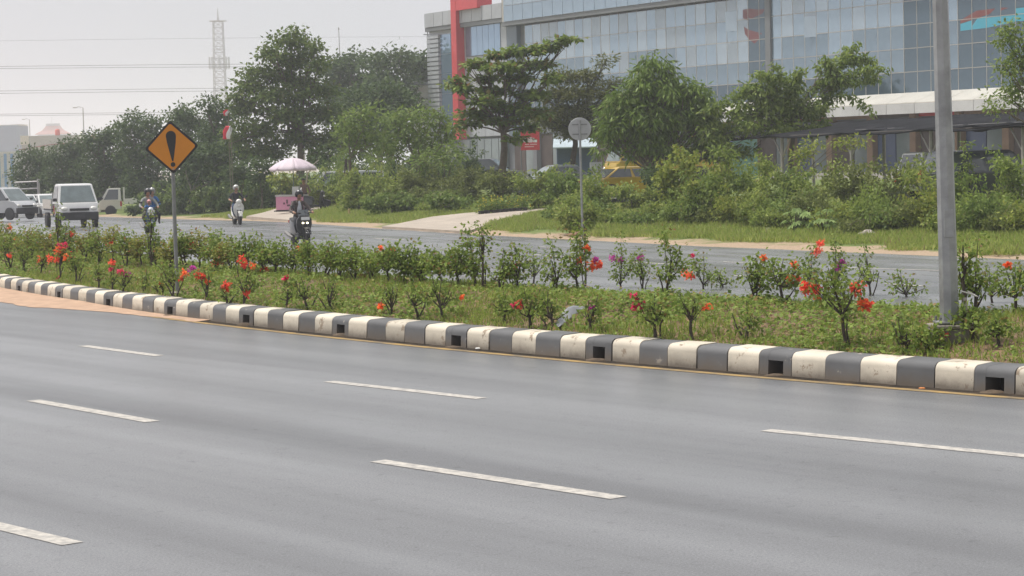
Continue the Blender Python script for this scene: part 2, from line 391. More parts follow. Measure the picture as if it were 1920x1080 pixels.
# ground
gxs = list(np.arange(-70, 60, 1.0)); gys = list(np.arange(4, 230, 1.5))
gxs = [-4000, -1500, -600, -250, -120] + gxs + [90, 160, 400, 1500, 4000]; gys = [-300, -100, -30] + gys + [300, 420, 800, 1800, 4500]
b = MB(); att = []
for y in gys:
    for x in gxs:
        z = gh(x, y); d = edge_d(x, y)
        if d > 0: z += .06 * mn.noise(Vector((x * .45, y * .45, 0))) * ss(d / 2) + .02 * mn.noise(Vector((x * 1.7, y * 1.7, 4)))
        elif d < -2: z -= .15
        b.v.append((x, y, z)); att.append(d if x > -2 - .05 * y else min(d, 18))
nx = len(gxs)
for j in range(len(gys) - 1):
    for i in range(nx - 1): b.f.append((j * nx + i, j * nx + i + 1, (j + 1) * nx + i + 1, (j + 1) * nx + i)); b.mi.append(0)
def ground_mat():
    m = bpy.data.materials.new('verge_soil_and_grass'); m.use_nodes = True; n = m.node_tree; L = n.links.new; bs = n.nodes['Principled BSDF']
    at_ = n.nodes.new('ShaderNodeAttribute'); at_.attribute_name = 'edge_distance'
    tc = n.nodes.new('ShaderNodeTexCoord')
    def N(s, d=5):
        q = n.nodes.new('ShaderNodeTexNoise'); q.inputs['Scale'].default_value = s; q.inputs['Detail'].default_value = d; q.inputs['Roughness'].default_value = .65; L(tc.outputs['Object'], q.inputs['Vector']); return q
    n1 = N(.35); n2 = N(2.2); n3 = N(14)
    def ramp(f, cs):
        q = n.nodes.new('ShaderNodeValToRGB'); e = q.color_ramp.elements
        e[0].position, e[1].position = cs[0][0], cs[-1][0]; e[0].color = (*cs[0][1], 1); e[1].color = (*cs[-1][1], 1)
        for p, c in cs[1:-1]:
            k = e.new(p); k.color = (*c, 1)
        L(f, q.inputs[0]); return q
    grass = ramp(n2.outputs['Fac'], [(.3, (.08, .115, .03)), (.5, (.12, .165, .042)), (.68, (.20, .20, .08))])
    dirt = ramp(n3.outputs['Fac'], [(.3, (.27, .195, .13)), (.7, (.43, .33, .235))])
    # dirt strip next to the road, ragged
    a = n.nodes.new('ShaderNodeMath'); a.operation = 'MULTIPLY_ADD'; L(n1.outputs['Fac'], a.inputs[0]); a.inputs[1].default_value = -5.2; L(at_.outputs['Fac'], a.inputs[2])
    a2 = n.nodes.new('ShaderNodeMath'); a2.operation = 'MULTIPLY_ADD'; L(n2.outputs['Fac'], a2.inputs[0]); a2.inputs[1].default_value = -1.2; L(a.outputs[0], a2.inputs[2])
    mr = n.nodes.new('ShaderNodeMapRange'); mr.inputs[1].default_value = -2.1; mr.inputs[2].default_value = -1.5; mr.inputs[3].default_value = 1; mr.inputs[4].default_value = 0; L(a2.outputs[0], mr.inputs[0])
    far = n.nodes.new('ShaderNodeMapRange'); far.inputs[1].default_value = 26; far.inputs[2].default_value = 32; L(at_.outputs['Fac'], far.inputs[0])
    lot = ramp(n2.outputs['Fac'], [(.3, (.16, .15, .135)), (.7, (.22, .205, .185))])
    m1 = n.nodes.new('ShaderNodeMix'); m1.data_type = 'RGBA'; L(mr.outputs[0], m1.inputs[0]); L(grass.outputs[0], m1.inputs[6]); L(dirt.outputs[0], m1.inputs[7])
    m2 = n.nodes.new('ShaderNodeMix'); m2.data_type = 'RGBA'; L(far.outputs[0], m2.inputs[0]); L(m1.outputs[2], m2.inputs[6]); L(lot.outputs[0], m2.inputs[7])
    L(m2.outputs[2], bs.inputs['Base Color']); bs.inputs['Roughness'].default_value = .95; bs.inputs['Specular IOR Level'].default_value = .2
    bp = n.nodes.new('ShaderNodeBump'); bp.inputs['Strength'].default_value = .5; bp.inputs['Distance'].default_value = .05; L(n3.outputs['Fac'], bp.inputs['Height']); L(bp.outputs[0], bs.inputs['Normal'])
    return m
ground = b.build('ground', ground_mat(), smooth=True, kind='structure', label='grassy earth verge and car park beyond the far road')
ad = ground.data.attributes.new('edge_distance', 'FLOAT', 'POINT'); ad.data.foreach_set('value', att)

# --- painted markings on the near road
paint = mat('road_paint', (.50, .475, .43), .7, col2=(.30, .29, .275), scale=11, bump=.2, spec=.2)
def strip(pts, w, z, name, m, parent, ext=None):
    b = MB(); pts = [Vector((p[0], p[1], 0)) for p in pts]
    for i, p in enumerate(pts):
        t = (pts[min(i + 1, len(pts) - 1)] - pts[max(i - 1, 0)]).normalized(); n_ = Vector((t.y, -t.x, 0))
        q = p + n_ * w / 2; b.v.append((q.x, q.y, z)); q = p - n_ * w / 2; b.v.append((q.x, q.y, z))
    for i in range(len(pts) - 1): b.f.append((2 * i, 2 * i + 1, 2 * i + 3, 2 * i + 2)); b.mi.append(0)
    return b.build(name, m, parent)
for (a, c) in [((156, 648.5), (298, 667.5)), ((617, 715.5), (903, 747.5)), ((1436, 807), (2050, 868)), ((62, 751), (286, 791)), ((708, 864.5), (1160, 934)), ((-260, 925), (136, 1020))]:
    p, q = onz(*a), onz(*c); mid = (p + q) / 2
    strip([p, mid, q], .165, .004, 'lane_marking', paint, near_road)
yel = mat('worn_yellow_paint', (.36, .245, .10), .8, col2=(.16, .135, .10), scale=2.3, spec=.1)
strip([kerb(s, -.27)[0] for s in np.arange(-3, 22, .5)], .14, .0045, 'edge_line', yel, near_road)
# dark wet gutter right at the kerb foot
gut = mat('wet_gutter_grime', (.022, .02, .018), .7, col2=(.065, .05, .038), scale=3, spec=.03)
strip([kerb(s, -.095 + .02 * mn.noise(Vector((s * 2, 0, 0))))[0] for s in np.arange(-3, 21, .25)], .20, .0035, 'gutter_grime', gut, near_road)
for (pts) in [[(1355, 491.5), (1420, 494.5)], [(1570, 502), (1765, 508)], [(1375, 517), (1520, 526)], [(1660, 533), (1730, 537)], [(1000, 478), (1080, 483)], [(700, 447), (760, 450.5)], [(1010, 463), (1040, 465)], [(1180, 492), (1260, 496)]]:
    p, q = onz(*pts[0]), onz(*pts[1]); strip([p, (p + q) / 2, q], .13, .010, 'lane_marking', paint, far_road)

# --- sand washed against the kerb at the left
sand = mat('sand_drift_soil', (.46, .31, .21), .95, col2=(.36, .24, .165), scale=3.5, bump=.3)
b = MB(); sl = np.arange(16.5, 75, .25)
for s in sl:
    w = (0.25 + 1.25 * ss((s - 17) / 10)) * (1 + .35 * mn.noise(Vector((s * .55, 1.3, 0)))) + .12 * mn.noise(Vector((s * 2.3, 4, 0)))
    for k, o in enumerate((.02, -w * .3, -w * .7, -w)):
        p = kerb(s, o)[0]; b.v.append((p.x, p.y, .006 + (.05, .035, .014, 0)[k] * min(1, w)))
for i in range(len(sl) - 1):
    for k in range(3): a = i * 4 + k; b.f.append((a, a + 1, a + 5, a + 4)); b.mi.append(0)
b.build('sand_drift', sand, smooth=True, kind='stuff', label='reddish sand washed along the foot of the kerb', cat='sand')

# --- concrete aprons across the verge
conc = mat('pale_driveway_concrete', (.40, .345, .285), .85, var=.22, scale=1.1, bump=.25)
def apron(name, pix, label, dz=.03):
    """sheet laid on the land, sides given as spots of its outline"""
    L_, R_ = pix; b = MB(); n_ = 8; m_ = 6
    PL = [ong(*p) for p in L_]; PR = [ong(*p) for p in R_]
    def along(P, t):
        k = t * (len(P) - 1); i = min(int(k), len(P) - 2); return P[i].lerp(P[i + 1], k - i)
    for i in range(n_ + 1):
        a, c = along(PL, i / n_), along(PR, i / n_)
        for k in range(m_ + 1):
            q = a.lerp(c, k / m_); b.v.append((q.x, q.y, max(gh(q.x, q.y), .0) + dz + .05))
    o = len(b.v)
    for i in range(n_):
        for k in range(m_): v = i * (m_ + 1) + k; b.f.append((v, v + 1, v + m_ + 2, v + m_ + 1)); b.mi.append(0)
    rim = [i * (m_ + 1) for i in range(n_ + 1)] + [n_ * (m_ + 1) + k for k in range(1, m_ + 1)] + [i * (m_ + 1) + m_ for i in range(n_ - 1, -1, -1)] + [k for k in range(m_ - 1, 0, -1)]
    low = [];
    for r_ in rim: x, y, z = b.v[r_]; b.v.append((x, y, z - .2)); low.append(len(b.v) - 1)
    for i in range(len(rim)): j = (i + 1) % len(rim); b.f.append((rim[i], rim[j], low[j], low[i])); b.mi.append(0)
    return b.build(name, conc, kind='structure', label=label)
apron('driveway', ([(716, 429.5), (800, 411), (880, 402), (1010, 395)], [(876, 438), (925, 420), (985, 405), (1090, 391)]), 'pale concrete driveway sloping down to the far road')
apron('driveway', ([(462, 411.5), (490, 403), (515, 394), (560, 390)], [(552, 416.5), (580, 404), (600, 396), (640, 389)]), 'concrete driveway beside the vendor cart')
apron('path', ([(598, 389.5), (620, 386.5), (680, 383.5)], [(604, 393), (640, 391.5), (690, 389)]), 'narrow bare concrete path behind the grass', .02)
apron('path', ([(1150, 390), (1250, 386), (1400, 375)], [(1160, 397), (1270, 394), (1420, 384)]), 'bare earth and concrete path under the yellow car', .02)

# --- median kerb: blocks one by one
cream = mat('cream_kerb_paint', (.80, .75, .64), .7, col2=(.62, .56, .46), scale=2.6, bump=.18)
def stained(base, dirt, thr, name):
    m = bpy.data.materials.new(name); m.use_nodes = True; n = m.node_tree; L = n.links.new; bs = n.nodes['Principled BSDF']
    tc = n.nodes.new('ShaderNodeTexCoord'); oi = n.nodes.new('ShaderNodeObjectInfo'); va = n.nodes.new('ShaderNodeVectorMath'); va.operation = 'ADD'
    cb = n.nodes.new('ShaderNodeCombineXYZ'); ml = n.nodes.new('ShaderNodeMath'); ml.operation = 'MULTIPLY'; ml.inputs[1].default_value = 40
    L(oi.outputs['Random'], ml.inputs[0]); L(ml.outputs[0], cb.inputs[0]); L(ml.outputs[0], cb.inputs[1]); L(tc.outputs['Object'], va.inputs[0]); L(cb.outputs[0], va.inputs[1])
    a = n.nodes.new('ShaderNodeTexNoise'); a.inputs['Scale'].default_value = 4.5; a.inputs['Detail'].default_value = 9; a.inputs['Roughness'].default_value = .72; L(va.outputs[0], a.inputs['Vector'])
    w = n.nodes.new('ShaderNodeTexNoise'); w.inputs['Scale'].default_value = 1.5; w.inputs['Detail'].default_value = 3; L(va.outputs[0], w.inputs['Vector'])
    cr = n.nodes.new('ShaderNodeValToRGB'); cr.color_ramp.elements[0].position = thr; cr.color_ramp.elements[0].color = (1, 1, 1, 1); cr.color_ramp.elements[1].position = thr + .05; cr.color_ramp.elements[1].color = (0, 0, 0, 1); L(a.outputs['Fac'], cr.inputs[0])
    wr = n.nodes.new('ShaderNodeValToRGB'); wr.color_ramp.elements[0].position = .3; wr.color_ramp.elements[0].color = (*[c * .80 for c in base], 1); wr.color_ramp.elements[1].position = .65; wr.color_ramp.elements[1].color = (*base, 1); L(w.outputs['Fac'], wr.inputs[0])
    # mud splashed on the foot of the block
    sp = n.nodes.new('ShaderNodeSeparateXYZ'); L(tc.outputs['Object'], sp.inputs[0])
    sm = n.nodes.new('ShaderNodeMath'); sm.operation = 'MULTIPLY_ADD'; L(a.outputs['Fac'], sm.inputs[0]); sm.inputs[1].default_value = -.16; L(sp.outputs[2], sm.inputs[2])
    sr = n.nodes.new('ShaderNodeMapRange'); sr.inputs[1].default_value = -.06; sr.inputs[2].default_value = .09; sr.inputs[3].default_value = .9; sr.inputs[4].default_value = 0; L(sm.outputs[0], sr.inputs[0])
    m1 = n.nodes.new('ShaderNodeMix'); m1.data_type = 'RGBA'; L(cr.outputs[0], m1.inputs[0]); L(wr.outputs[0], m1.inputs[6]); m1.inputs[7].default_value = (*dirt, 1)
    m2 = n.nodes.new('ShaderNodeMix'); m2.data_type = 'RGBA'; L(sr.outputs[0], m2.inputs[0]); L(m1.outputs[2], m2.inputs[6]); m2.inputs[7].default_value = (.13, .105, .08, 1)
    rv = n.nodes.new('ShaderNodeMapRange'); rv.inputs[3].default_value = .80; rv.inputs[4].default_value = 1.05; L(oi.outputs['Random'], rv.inputs[0])
    rs_ = n.nodes.new('ShaderNodeVectorMath'); rs_.operation = 'SCALE'; L(m2.outputs[2], rs_.inputs[0]); L(rv.outputs[0], rs_.inputs['Scale']); L(rs_.outputs[0], bs.inputs['Base Color']); bs.inputs['Roughness'].default_value = .75; bs.inputs['Specular IOR Level'].default_value = .3
    bp = n.nodes.new('ShaderNodeBump'); bp.inputs['Strength'].default_value = .25; bp.inputs['Distance'].default_value = .01; L(a.outputs['Fac'], bp.inputs['Height']); L(bp.outputs[0], bs.inputs['Normal'])
    return m
k_cream = stained((.72, .655, .54), (.34, .27, .20), .375, 'cream_kerb'); k_grey = stained((.15, .153, .158), (.42, .38, .33), .33, 'grey_kerb')
k_mud = mat('drain_mud', (.12, .085, .055), .95, var=.4, scale=9, bump=.5); k_hole = mat('drain_dark', (.02, .018, .016), .9)
BL = .0
def kprof():
    P = [(0.0, -.03), (.012, .0), (.022, .19)]
    for k in range(1, 7): a = math.pi / 2 * k / 6; P.append((.022 + .085 * (1 - math.cos(a)), .19 + .085 * math.sin(a)))
    P += [(.36, .285), (.38, .27), (.38, -.03)]
    return P
_KPR = kprof()
def kblock(length, hole=False):
    """local x along the kerb, y into the median"""
    b = MB(); h = length / 2
    def ext(prof, x0, x1, mi=0):
        n_ = len(prof); vs = [(x0, y, z) for y, z in prof] + [(x1, y, z) for y, z in prof]
        b.add(vs, [tuple(range(n_)), tuple(reversed(range(n_, 2 * n_)))] + [(k, n_ + k, n_ + (k + 1) % n_, (k + 1) % n_) for k in range(n_)], mi)
    if not hole: ext(_KPR, -h, h)
    else:
        x0, x1, zt = -.44 * h, .50 * h, .165
        ext(_KPR, -h, x0); ext(_KPR, x1, h)
        up = [(.0195, zt)] + [q for q in _KPR if q[1] > zt] ; up = [q for q in up if q[0] < .375] + [(.375, .27), (.375, zt)]
        ext([(y + .0015, z - .0015 if z > .2 else z) for y, z in up], x0, x1)
        b.box(((x0 + x1) / 2, .30, .06), (x1 - x0, .02, .19), mi=1)
    return b
A_s = kerb_s_at(1869, 735.5); B_s = kerb_s_at(445, 610.5)
BLK = abs(B_s - A_s) / 30.0
print('kerb block length', BLK)
kerb_root = thing('median_kerb', 'long kerb of alternating cream and dark grey painted blocks with drain openings', 'kerb')
me_c = [kblock(BLK - .012).mesh('kerb_block', k_cream, 50) for _ in range(1)][0]
me_g = kblock(BLK - .012).mesh('kerb_block', k_grey, 50); me_h = kblock(BLK - .012, True).mesh('kerb_block', [k_grey, k_hole], 50)
for i in range(-6, 95):
    s = A_s + i * BLK
    if s > 70: break
    p, t, n_ = kerb(s); me = me_h if i % 6 == 0 else (me_g if i % 2 == 0 else me_c)
    o = link('kerb_block', me, kerb_root, loc=(p.x + rnd.uniform(-.006, .006), p.y + rnd.uniform(-.006, .006), rnd.uniform(-.006, .004)))
    ux = -t; o.rotation_euler = (0, rnd.uniform(-.012, .012), math.atan2(ux.y, ux.x) + rnd.uniform(-.016, .016))
    # local y must point into the median
    if i % 6 == 0:
        q = kerb(s, .02)[0]; mb_ = MB(); mb_.ell((q.x + rnd.uniform(-.05, .05), q.y, -.005), (.16, .12, rnd.uniform(.02, .06)), 9, 6); mb_.v = [tuple(Vector(v) + Vector((0, 0, .012)) * mn.noise(Vector(v) * 14)) for v in mb_.v]; mb_.build('mud_in_drain', k_mud, kerb_root, smooth=True)
    if Vector((-ux.y, ux.x, 0)).dot(n_) < 0: o.rotation_euler.z += math.pi
# plain kerb on the far side of the median, just a low stone edge
b = MB(); fs_ = np.arange(-8, 70, 1.0)
for s in fs_:
    for o, z in ((4.30, -.05), (4.30, .10), (4.52, .12), (4.56, -.05)):
        p = kerb(s, o)[0]; b.v.append((p.x, p.y, z))
for i in range(len(fs_) - 1):
    for k in range(4): k2 = (k + 1) % 4; b.f.append((i * 4 + k, i * 4 + k2, i * 4 + 4 + k2, i * 4 + 4 + k)); b.mi.append(0)
b.build('far_kerb', mat('plain_kerb_concrete', (.33, .31, .28), .85, var=.3, scale=2), kind='structure', label='plain low concrete kerb on the back of the median')

# --- median bank
b = MB(); S_ = np.arange(-8, 70, .2); O_ = np.concatenate([np.arange(.3, 4.65, .2)])
for s in S_:
    for o in O_: p = kerb(s, o)[0]; b.v.append((p.x, p.y, mound_z(s, o)))
no = len(O_)
for i in range(len(S_) - 1):
    for k in range(no - 1): a = i * no + k; b.f.append((a, a + 1, a + no + 1, a + no)); b.mi.append(0)
soil = mat('red_brown_soil', (.235, .145, .085), .95, col2=(.125, .085, .05), scale=3.2, bump=.6, bscale=25)
b.build('median_bank', soil, smooth=True, kind='structure', label='low earth bank of the planted median')

# creeping plants and grass over the bank
def cover_dens(s, o):
    v = mn.noise(Vector((s * .55, o * .8, 9))) + .5 * mn.noise(Vector((s * 1.9, o * 1.9, 5)))
    return .80 + .62 * v
C1, C2 = [], []
NPTS = 160000
ps = NR.uniform(-5, 1, NPTS); 
su = NR.random(NPTS) ** 1.25 * 56 - 4.5; ou = NR.uniform(.38, 4.15, NPTS)
for s, o in zip(su, ou):
    dn = cover_dens(s, o)
    if NR.random() > dn: continue
    (C1 if mn.noise(Vector((s * .35, o * .6, 21))) + NR.normal() * .25 > -.02 else C2).append((s, o))
def place(so, lift):
    out = np.empty((len(so), 3))
    for i, (s, o) in enumerate(so):
        p = kerb(s, o)[0]; out[i] = (p.x, p.y, mound_z(s, o) + lift[i])
    return out
P1 = place(C1, NR.gamma(1.6, .022, len(C1))); D1 = NR.normal(size=P1.shape); D1[:, 2] = np.abs(D1[:, 2]) * .35 + .05
V1 = leaves(P1, D1, .066, .05, .75)
P2 = place(C2, np.zeros(len(C2)) - .01); D2 = NR.normal(size=P2.shape) * .45; D2[:, 2] = 1
V2 = leaves(P2, D2, .115, .014, .2)
g_creep = leafmat('creeping_leaf', (.055, .095, .022), (.13, .19, .05), (.30, .20, .09), .3)
g_blade = leafmat('grass_blade', (.07, .125, .022), (.17, .22, .06), (.36, .28, .14), .3)
V = np.concatenate([V1, V2]); mi = np.concatenate([np.zeros(len(V1)), np.ones(len(V2))])
link('ground_cover', quads_mesh('ground_cover', V, [g_creep, g_blade], mi), label='creeping leafy ground cover and grass on the median bank', cat='ground cover', kind='stuff')

# verge grass
gv = []
n_ = 0
while len(gv) < 60000 and n_ < 400000:
    n_ += 1
    y = 44 + 75 * NR.random() ** 1.3; d = .6 + NR.random() ** 1.3 * 13
    x = edge_x(y) + d / .9
    if abs(x / y) > .26: continue
    if d < 1.6 + 1.6 * mn.noise(Vector((x * .35, y * .35, 0))): continue
    gv.append((x, y, gh(x, y) - .01))
# keep drives clear
def in_tri_list(p, polys):
    for poly in polys:
        c = False; j = len(poly) - 1
        for i in range(len(poly)):
            if (poly[i].y > p[1]) != (poly[j].y > p[1]) and p[0] < (poly[j].x - poly[i].x) * (p[1] - poly[i].y) / (poly[j].y - poly[i].y) + poly[i].x: c = not c
            j = i
        if c: return True
    return False
DR = [[ong(*q) for q in [(712, 430), (800, 411), (880, 402), (1010, 395), (1090, 391), (985, 405), (925, 420), (880, 438)]], [ong(*q) for q in [(460, 412), (490, 403), (515, 394), (560, 390), (640, 389), (600, 396), (580, 404), (555, 416.5)]]]
gv = np.array([p for p in gv if not in_tri_list(p, DR)])
gv = np.repeat(gv, 3, axis=0); gv[:, :2] += NR.normal(size=(len(gv), 2)) * .10
D = NR.normal(size=gv.shape) * .45; D[:, 2] = 1
hgt = .20 + .12 * np.array([mn.noise(Vector((p[0] * .5, p[1] * .5, 7))) for p in gv])
g_verge = leafmat('verge_grass_blade', (.10, .155, .035), (.20, .24, .08), (.30, .26, .12), .3)
link('verge_grass', quads_mesh('verge_grass', leaves(gv, D, hgt, .035, .2), g_verge), label='rough green grass along the far verge', cat='grass', kind='stuff')
# ================================================================== BUILDINGS AND TALL THINGS
# facade plane of the big showroom building: runs away to the far left
FD = Vector((-0.524, 0.852, 0)).normalized(); FN = Vector((-FD.y, FD.x, 0))   # FN faces the road
F0 = at(1703, 200, 137.0); F0.z = 0
def fac(px, py, off=0.0):
    """u along the facade and height z at a spot of the picture"""
    d = ray(px, py); o = F0 + FN * off; c = Vector((0, 0, CAM_H)); t = (o - c).dot(FN) / d.dot(FN); p = c + d * t
    return (p - F0).dot(FD), p.z
def fp(u, z, off=0.0):
    return F0 + FD * u + FN * off + Vector((0, 0, z))
FR = Matrix(((FD.x, FN.x, 0), (FD.y, FN.y, 0), (0, 0, 1)))      # local x = along, y = outward
FRZ = math.atan2(FD.y, FD.x)
bld = thing('showroom_building', 'large long grey showroom building with a reflective blue glass panel facade and red frame', 'building', F0, FRZ)
# local coords of bld: x along FD, y = FD rotated +90deg = FN ; z up
SGN = 1.0 if Vector((-FD.y, FD.x, 0)).dot(FN) > 0 else -1.0
U = lambda px, py=200: fac(px, py)[0]
Z = lambda px, py: fac(px, py)[1]
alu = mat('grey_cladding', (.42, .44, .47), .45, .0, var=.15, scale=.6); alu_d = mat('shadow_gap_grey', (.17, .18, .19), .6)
frame_m = mat('mullion_aluminium', (.42, .40, .36), .5, .3)
red = mat('red_cladding', (.60, .055, .065), .45, var=.12, scale=.5); wallc = mat('cream_render_wall', (.50, .46, .40), .8, var=.2, scale=.7)
def glass(name, col, metal, rough, var=.15):
    m = mat(name, col, rough, metal, var=var, scale=.25, spec=.8, bump=.05, bscale=.7); return m
g_film = glass('film_glass', (.33, .425, .505), .65, .09, .14); g_film2 = glass('film_glass_pale', (.385, .47, .535), .6, .13, .14); g_film3 = glass('film_glass_worn', (.34, .41, .465), .5, .2, .2)
g_mid = glass('film_glass_tree_tint', (.235, .315, .38), .6, .035, .2); g_dark = glass('clear_and_darkened_glass', (.10, .15, .19), .5, .03); g_blue = glass('blue_glass', (.30, .42, .56), .6, .06, .1)
u_end = U(951, 20); u_right = U(1990, 100); z_top = Z(951, 2); z_can = Z(1600, 195)
print('facade u', u_end, u_right, 'ztop', z_top, 'zcan', z_can, 'row', Z(1703, 63) - Z(1703, 108))
DEP = 30.0
def lb(b, x0, x1, y0, y1, z0, z1, mi=0): return b.box(((x0 + x1) / 2, (y0 + y1) / 2 * SGN, (z0 + z1) / 2), (abs(x1 - x0), abs(y1 - y0), z1 - z0), mi=mi)
u_left = U(806, 60)
b = MB(); lb(b, u_right, u_left, -DEP, -.30, 0, z_top - .25); b.build('wall', alu_d, bld)
# --- panel grid
ROWH = 1.50; z_rows = [z_can + .35 + ROWH * k for k in range(0, 12)]
z_band0 = Z(1126, 28)                        # underside of the top band
COLW = 1.235
ncol = int((u_end - 1.6 - u_right) / COLW)
pan = {}
def panel_mesh(m, w, h):
    k = (m.name, round(w, 3), round(h, 3))
    if k not in pan:
        b = MB(); b.box((0, 0, 0), (w, .05, h)); pan[k] = b.mesh('glass_panel', m)
    return pan[k]
top_rows = [r for r in z_rows if r + ROWH < z_band0 + .4]
u_pil = U(1441, 60); u_d1 = (U(1755, 60), U(1703, 60)); u_d0 = (U(1437, 60), U(1392, 60)); u_dr = U(1790, 60)
frame = MB(); rest = {g_film: MB(), g_dark: MB()}
cand = []
for c in range(ncol):
    u0 = u_right + c * COLW; uc = u0 + COLW / 2
    for r, z0 in enumerate(top_rows):
        z1 = min(z0 + ROWH, z_band0 - .05)
        if z1 - z0 < .4: continue
        dark = (u_d1[0] - .3 < uc < u_d1[1] + .2) or (u_d0[0] < uc < u_d0[1]) or uc < u_dr or r < 1
        m = g_dark if dark else g_mid if r < 2 or (r == 2 and mn.noise(Vector((uc * .16, 0, 5))) > .05) else [g_film, g_film2, g_film, g_film3][int(NR.integers(0, 4))]  # lowest rows toned darker: tree reflections put into the glass colour
        cand.append((z0, uc, z1 - z0, m))
cand.sort(key=lambda t: (-t[0], t[1]))
for i, (z0, uc, h, m) in enumerate(cand):
    if i < 300:
        o = link('glass_panel', panel_mesh(m, COLW - .05, h - .05), bld, loc=(uc, SGN * -.065, z0 + h / 2))
        o.rotation_euler = (NR.normal() * .007, 0, NR.normal() * .007)
    else: lb(rest[g_dark if m == g_dark else g_film], uc - COLW / 2 + .025, uc + COLW / 2 - .025, -.09, -.04, z0 + .025, z0 + h - .025)
for m, q in rest.items():
    if q.v: q.build('glass_panels_low_rows', m, bld, kind='stuff')
# two panels that hang open
for px, py in ((1374, 40), (1522, 50)):
    u, z = fac(px, py); w_ = COLW - .1; o = link('open_panel', panel_mesh(g_film2, w_, ROWH - .1), bld, loc=(u, SGN * .06, z)); o.rotation_euler = (0, 0, .28)
# mullions and transoms, each its own bar
bv = MB(); bv.box((0, 0, 0), (.045, .05, z_band0 - z_rows[0])); mv = bv.mesh('mullion', frame_m)
for c in range(ncol + 1): link('mullion', mv, bld, loc=(u_right + c * COLW, SGN * -.055, (z_band0 + z_rows[0]) / 2))
ut = u_right + ncol * COLW
bh = MB(); bh.box((0, 0, 0), (ut - u_right, .04, .045)); mh = bh.mesh('transom', frame_m)
for z0 in top_rows: link('transom', mh, bld, loc=((ut + u_right) / 2, SGN * -.05, z0))
# pilaster with the downpipe
b = MB(); lb(b, u_pil - .28, u_pil + .28, -.12, .10, z_rows[0], z_band0 + 1); b.build('pilaster', alu_d, bld)
# top band of the main block: overhanging row(s) of panels
zb = z_band0
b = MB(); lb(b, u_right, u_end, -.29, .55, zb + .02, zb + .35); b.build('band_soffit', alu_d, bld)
npan = int((u_end - u_right) / 1.5)
for r in range(2):
    z0 = zb + .35 + r * 1.3; me = panel_mesh(g_film2 if r else g_film, 1.5 - .04, 1.26)
    for c in range(npan): link('band_panel', me, bld, loc=(u_right + (c + .5) * 1.5, SGN * .58, z0 + .65)).rotation_euler = (NR.normal() * .004, 0, 0)
b = MB(); lb(b, u_right, u_end, -.28, .54, zb + .36, zb + 2.95); b.build('band_backing', frame_m, bld)
# recess side between main glass and left block
b = MB(); lb(b, u_end - 1.55, u_end - .02, -.28, .12, 4.5, zb); b.build('recess_strip', mat('dark_blue_strip', (.12, .16, .20), .3), bld)
# --- left block
zt = Z(905, 12); zf = Z(905, 47)
uL0, uL1 = u_end, U(866, 60)
b = MB(); lb(b, uL0, u_left, -.29, .10, 4.6, zf); b.build('cladding_wall', alu, bld)
for k in range(8):
    w_ = (u_left - uL0) / 8
    b = MB(); lb(b, uL0 + k * w_ + .03, uL0 + (k + 1) * w_ - .03, -.28, .55, zf + .35, zt); b.build('fascia_panel', alu, bld)
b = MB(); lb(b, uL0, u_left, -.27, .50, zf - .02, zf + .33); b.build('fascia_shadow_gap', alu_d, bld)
# cladding joints as panels on the wall
for k in range(6):
    for r in range(6):
        w_ = (uL1 - uL0) / 6; z0 = 4.6 + r * (zf - 4.6) / 6; h_ = (zf - 4.6) / 6
        x0 = uL0 + k * w_
        if Z(905, 106) - .2 < z0 + h_ / 2 < Z(905, 45) + .2 and 1 <= k: continue
        b = MB(); lb(b, x0 + .02, x0 + w_ - .02, .10, .13, z0 + .02, z0 + h_ - .02); b.build('cladding_panel', alu, bld)
wz0, wz1 = Z(905, 103), Z(905, 47); wu0, wu1 = U(941, 70), U(876, 70)
wn = link('blue_window', None, bld)
for k in range(6):
    w_ = (wu1 - wu0) / 6; b = MB(); lb(b, wu0 + k * w_ + .02, wu0 + (k + 1) * w_ - .02, .10, .17, wz0, wz1 - .05); b.build('pane', g_blue, wn)
b = MB(); lb(b, wu0 - .06, wu1 + .06, .09, .14, wz0 - .06, wz1); b.build('window_frame', alu_d, wn)
# blue strip and louvres left of the red pillar
lz0, lz1 = 5.0, Z(820, 66); lu0, lu1 = U(848, 90), U(829, 90)
bs_ = link('blue_window', None, bld)
for k in range(5):
    h_ = (lz1 - lz0) / 5; b = MB(); lb(b, lu0, lu1, .09, .16, lz0 + k * h_ + .02, lz0 + (k + 1) * h_ - .02); b.build('pane', g_blue, bs_)
for k in range(22):
    h_ = (lz1 - lz0) / 22; b = MB(); lb(b, lu1 + .05, u_left - .05, .10, .38, lz0 + k * h_ + .10, lz0 + (k + 1) * h_); b.build('louvre', alu, bld)
# red gate frame
pz0 = Z(858, 262); pu0, pu1 = fac(857.5, 150, .9)[0], fac(848, 150, .9)[0]
b = MB(); lb(b, pu0, pu1, .10, .9, pz0, Z(855, -10)); b.build('red_pillar', red, bld)
b = MB(); lb(b, U(911, 10), pu0 - .01, -.6, .88, Z(880, 19), Z(880, -12)); b.build('red_beam', red, bld)
